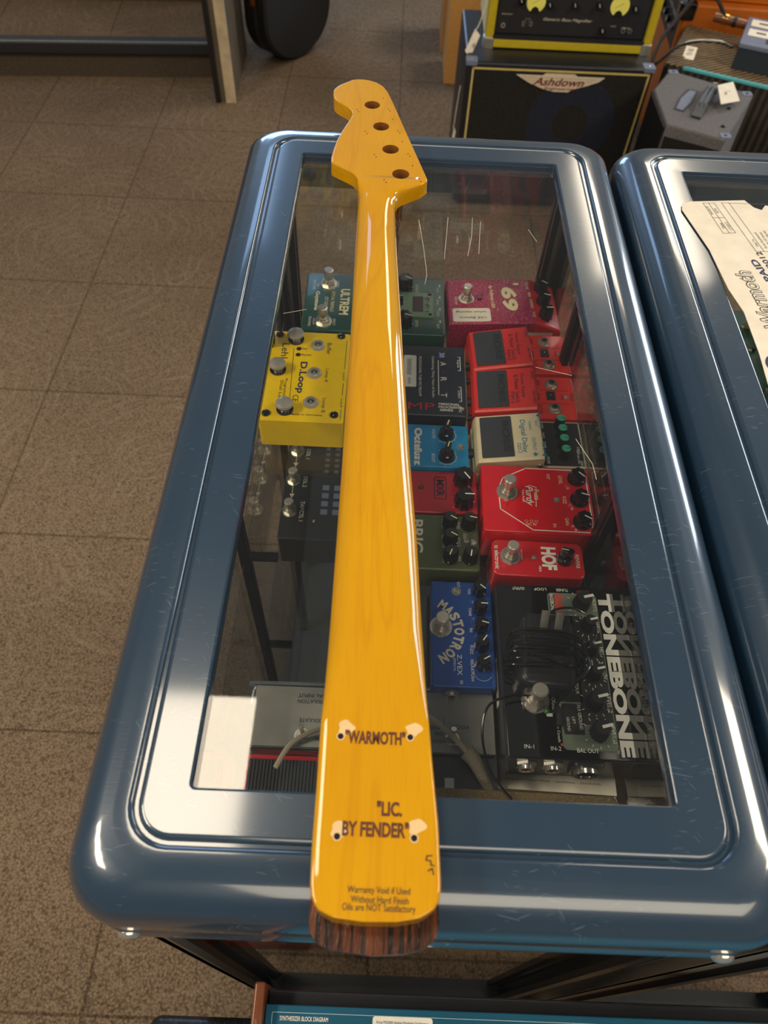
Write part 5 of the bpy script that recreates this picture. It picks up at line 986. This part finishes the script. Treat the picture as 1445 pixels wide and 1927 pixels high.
m = MB(); m.box(-0.018, 0.020, -0.242, -0.232, 0.0, 0.66, 'white_board'); m.build('worn_edge', t, smooth=False)
m = MB(); m.box(-0.058, -0.040, -0.245, -0.215, 0.0, 0.66, 'black'); m.box(-0.040, -0.016, -0.235, -0.228, 0.0, 0.66, 'panel_grey'); m.lathe(0, 0, [(0.0001, 0), (0.0002, 0.0001)], 'steel', 6); m.build('metal_upright', t, smooth=False)
t = thing('guitar_case', 'black hard guitar case standing upright beside the cream end panel', 'guitar case', (-0.45, 3.42, FZ), R(52))
out = []
for k in range(33):
    a = PI+PI*k/32; out.append((0.0+0.19*math.cos(a), 0.17+0.168*math.sin(a)))
out += [(0.185, 0.32), (0.14, 0.42), (0.155, 0.52), (0.11, 0.62), (0.07, 0.95), (-0.07, 0.95), (-0.11, 0.62), (-0.155, 0.52), (-0.14, 0.42), (-0.185, 0.32)]
m = MB(); m.M = RX(90); m.prism(out, -0.065, 0.055, 'gig_black', 0.010); m.build('case_shell', t)
m = MB(); m.M = RX(90); m.prism([(x*1.012, y*1.0+0.0) for x, y in out], -0.012, 0.006, 'gig_edge'); m.build('valance', t)
m = MB(); m.M = Matrix.Translation((-0.192, 0.004, 0.245)) @ RY(-90); m.box(-0.022, 0.022, -0.018, 0.018, 0, 0.005, 'brass', r=0.003); m.box(-0.010, 0.010, -0.008, 0.008, 0.005, 0.009, 'wood_cheek'); m.build('latch', t)

# ------------------------------------------------------------------ things in front of the case
t = thing('synthesizer', 'blue panel keyboard synthesizer with wooden end cheek at the bottom edge', 'synthesizer', (0.0, 0.0, -0.36))
m = MB(); m.box(-0.071, 0.62, -0.32, 0.0325, 0.0, 0.098, 'black_satin', b=0.002); m.box(-0.0705, 0.62, -0.32, 0.0222, 0.098, 0.110, 'korg_blue', b=0.001)
zt = 0.1104; m.text('SYNTHESIZER BLOCK DIAGRAM', -0.0405, 0.0135, zt, 0.037, 0.0030, 'white', bold=0.015); m.line([(-0.065, -0.05), (-0.065, 0.0172), (0.32, 0.0172)], 0.0004, zt, 'pale_line'); m.line([(0.062, 0.0100), (0.32, 0.0100)], 0.0004, zt, 'pale_line'); m.build('housing', t)
m = MB(); m.box(-0.0795, -0.071, -0.33, 0.0360, -0.004, 0.122, 'wood_cheek', r=0.002, b=0.002); m.build('end_cheek', t); m = MB(); m.box(0.62, 0.6285, -0.33, 0.036, -0.004, 0.122, 'wood_cheek', r=0.002, b=0.002); m.build('end_cheek', t)
m = MB(); m.box(0.012, 0.058, -0.012, 0.0170, 0.1103, 0.1107, 'white', r=0.002); m.text('Korg MS2000 Analog Modeling Synthesizer', 0.035, 0.0130, 0.1110, 0.040, 0.0022, 'print_grey'); m.text('$650.00', 0.032, 0.0078, 0.1110, 0.014, 0.003, 'ink'); m.build('price_sticker', t, smooth=False)
t = thing('keyboard_stand', 'black tubular keyboard stand under the blue synthesizer', 'stand', (0.27, -0.15, FZ))
for sx in (-1, 1):
    m = MB(); x = sx*0.26; m.tube([(x, 0.0, 0.02), (x, 0.0, 0.640)], 0.018, 'black'); m.box(x-0.02, x+0.02, -0.16, 0.16, 0.0, 0.03, 'black'); m.box(x-0.02, x+0.02, -0.14, 0.15, 0.636, 0.656, 'black'); m.build('leg', t)
m = MB(); m.tube([(-0.26, 0, 0.30), (0.26, 0, 0.30)], 0.014, 'black'); m.build('crossbar', t)
o = MB().box(-0.205, -0.085, -0.42, 0.0165, 0, 0.57, 'black_vinyl', r=0.012, b=0.010).build('black_speaker'); o.location = (0, 0, FZ); tag(o, 'black textured speaker box at bottom left beside the wooden cheek', 'speaker')
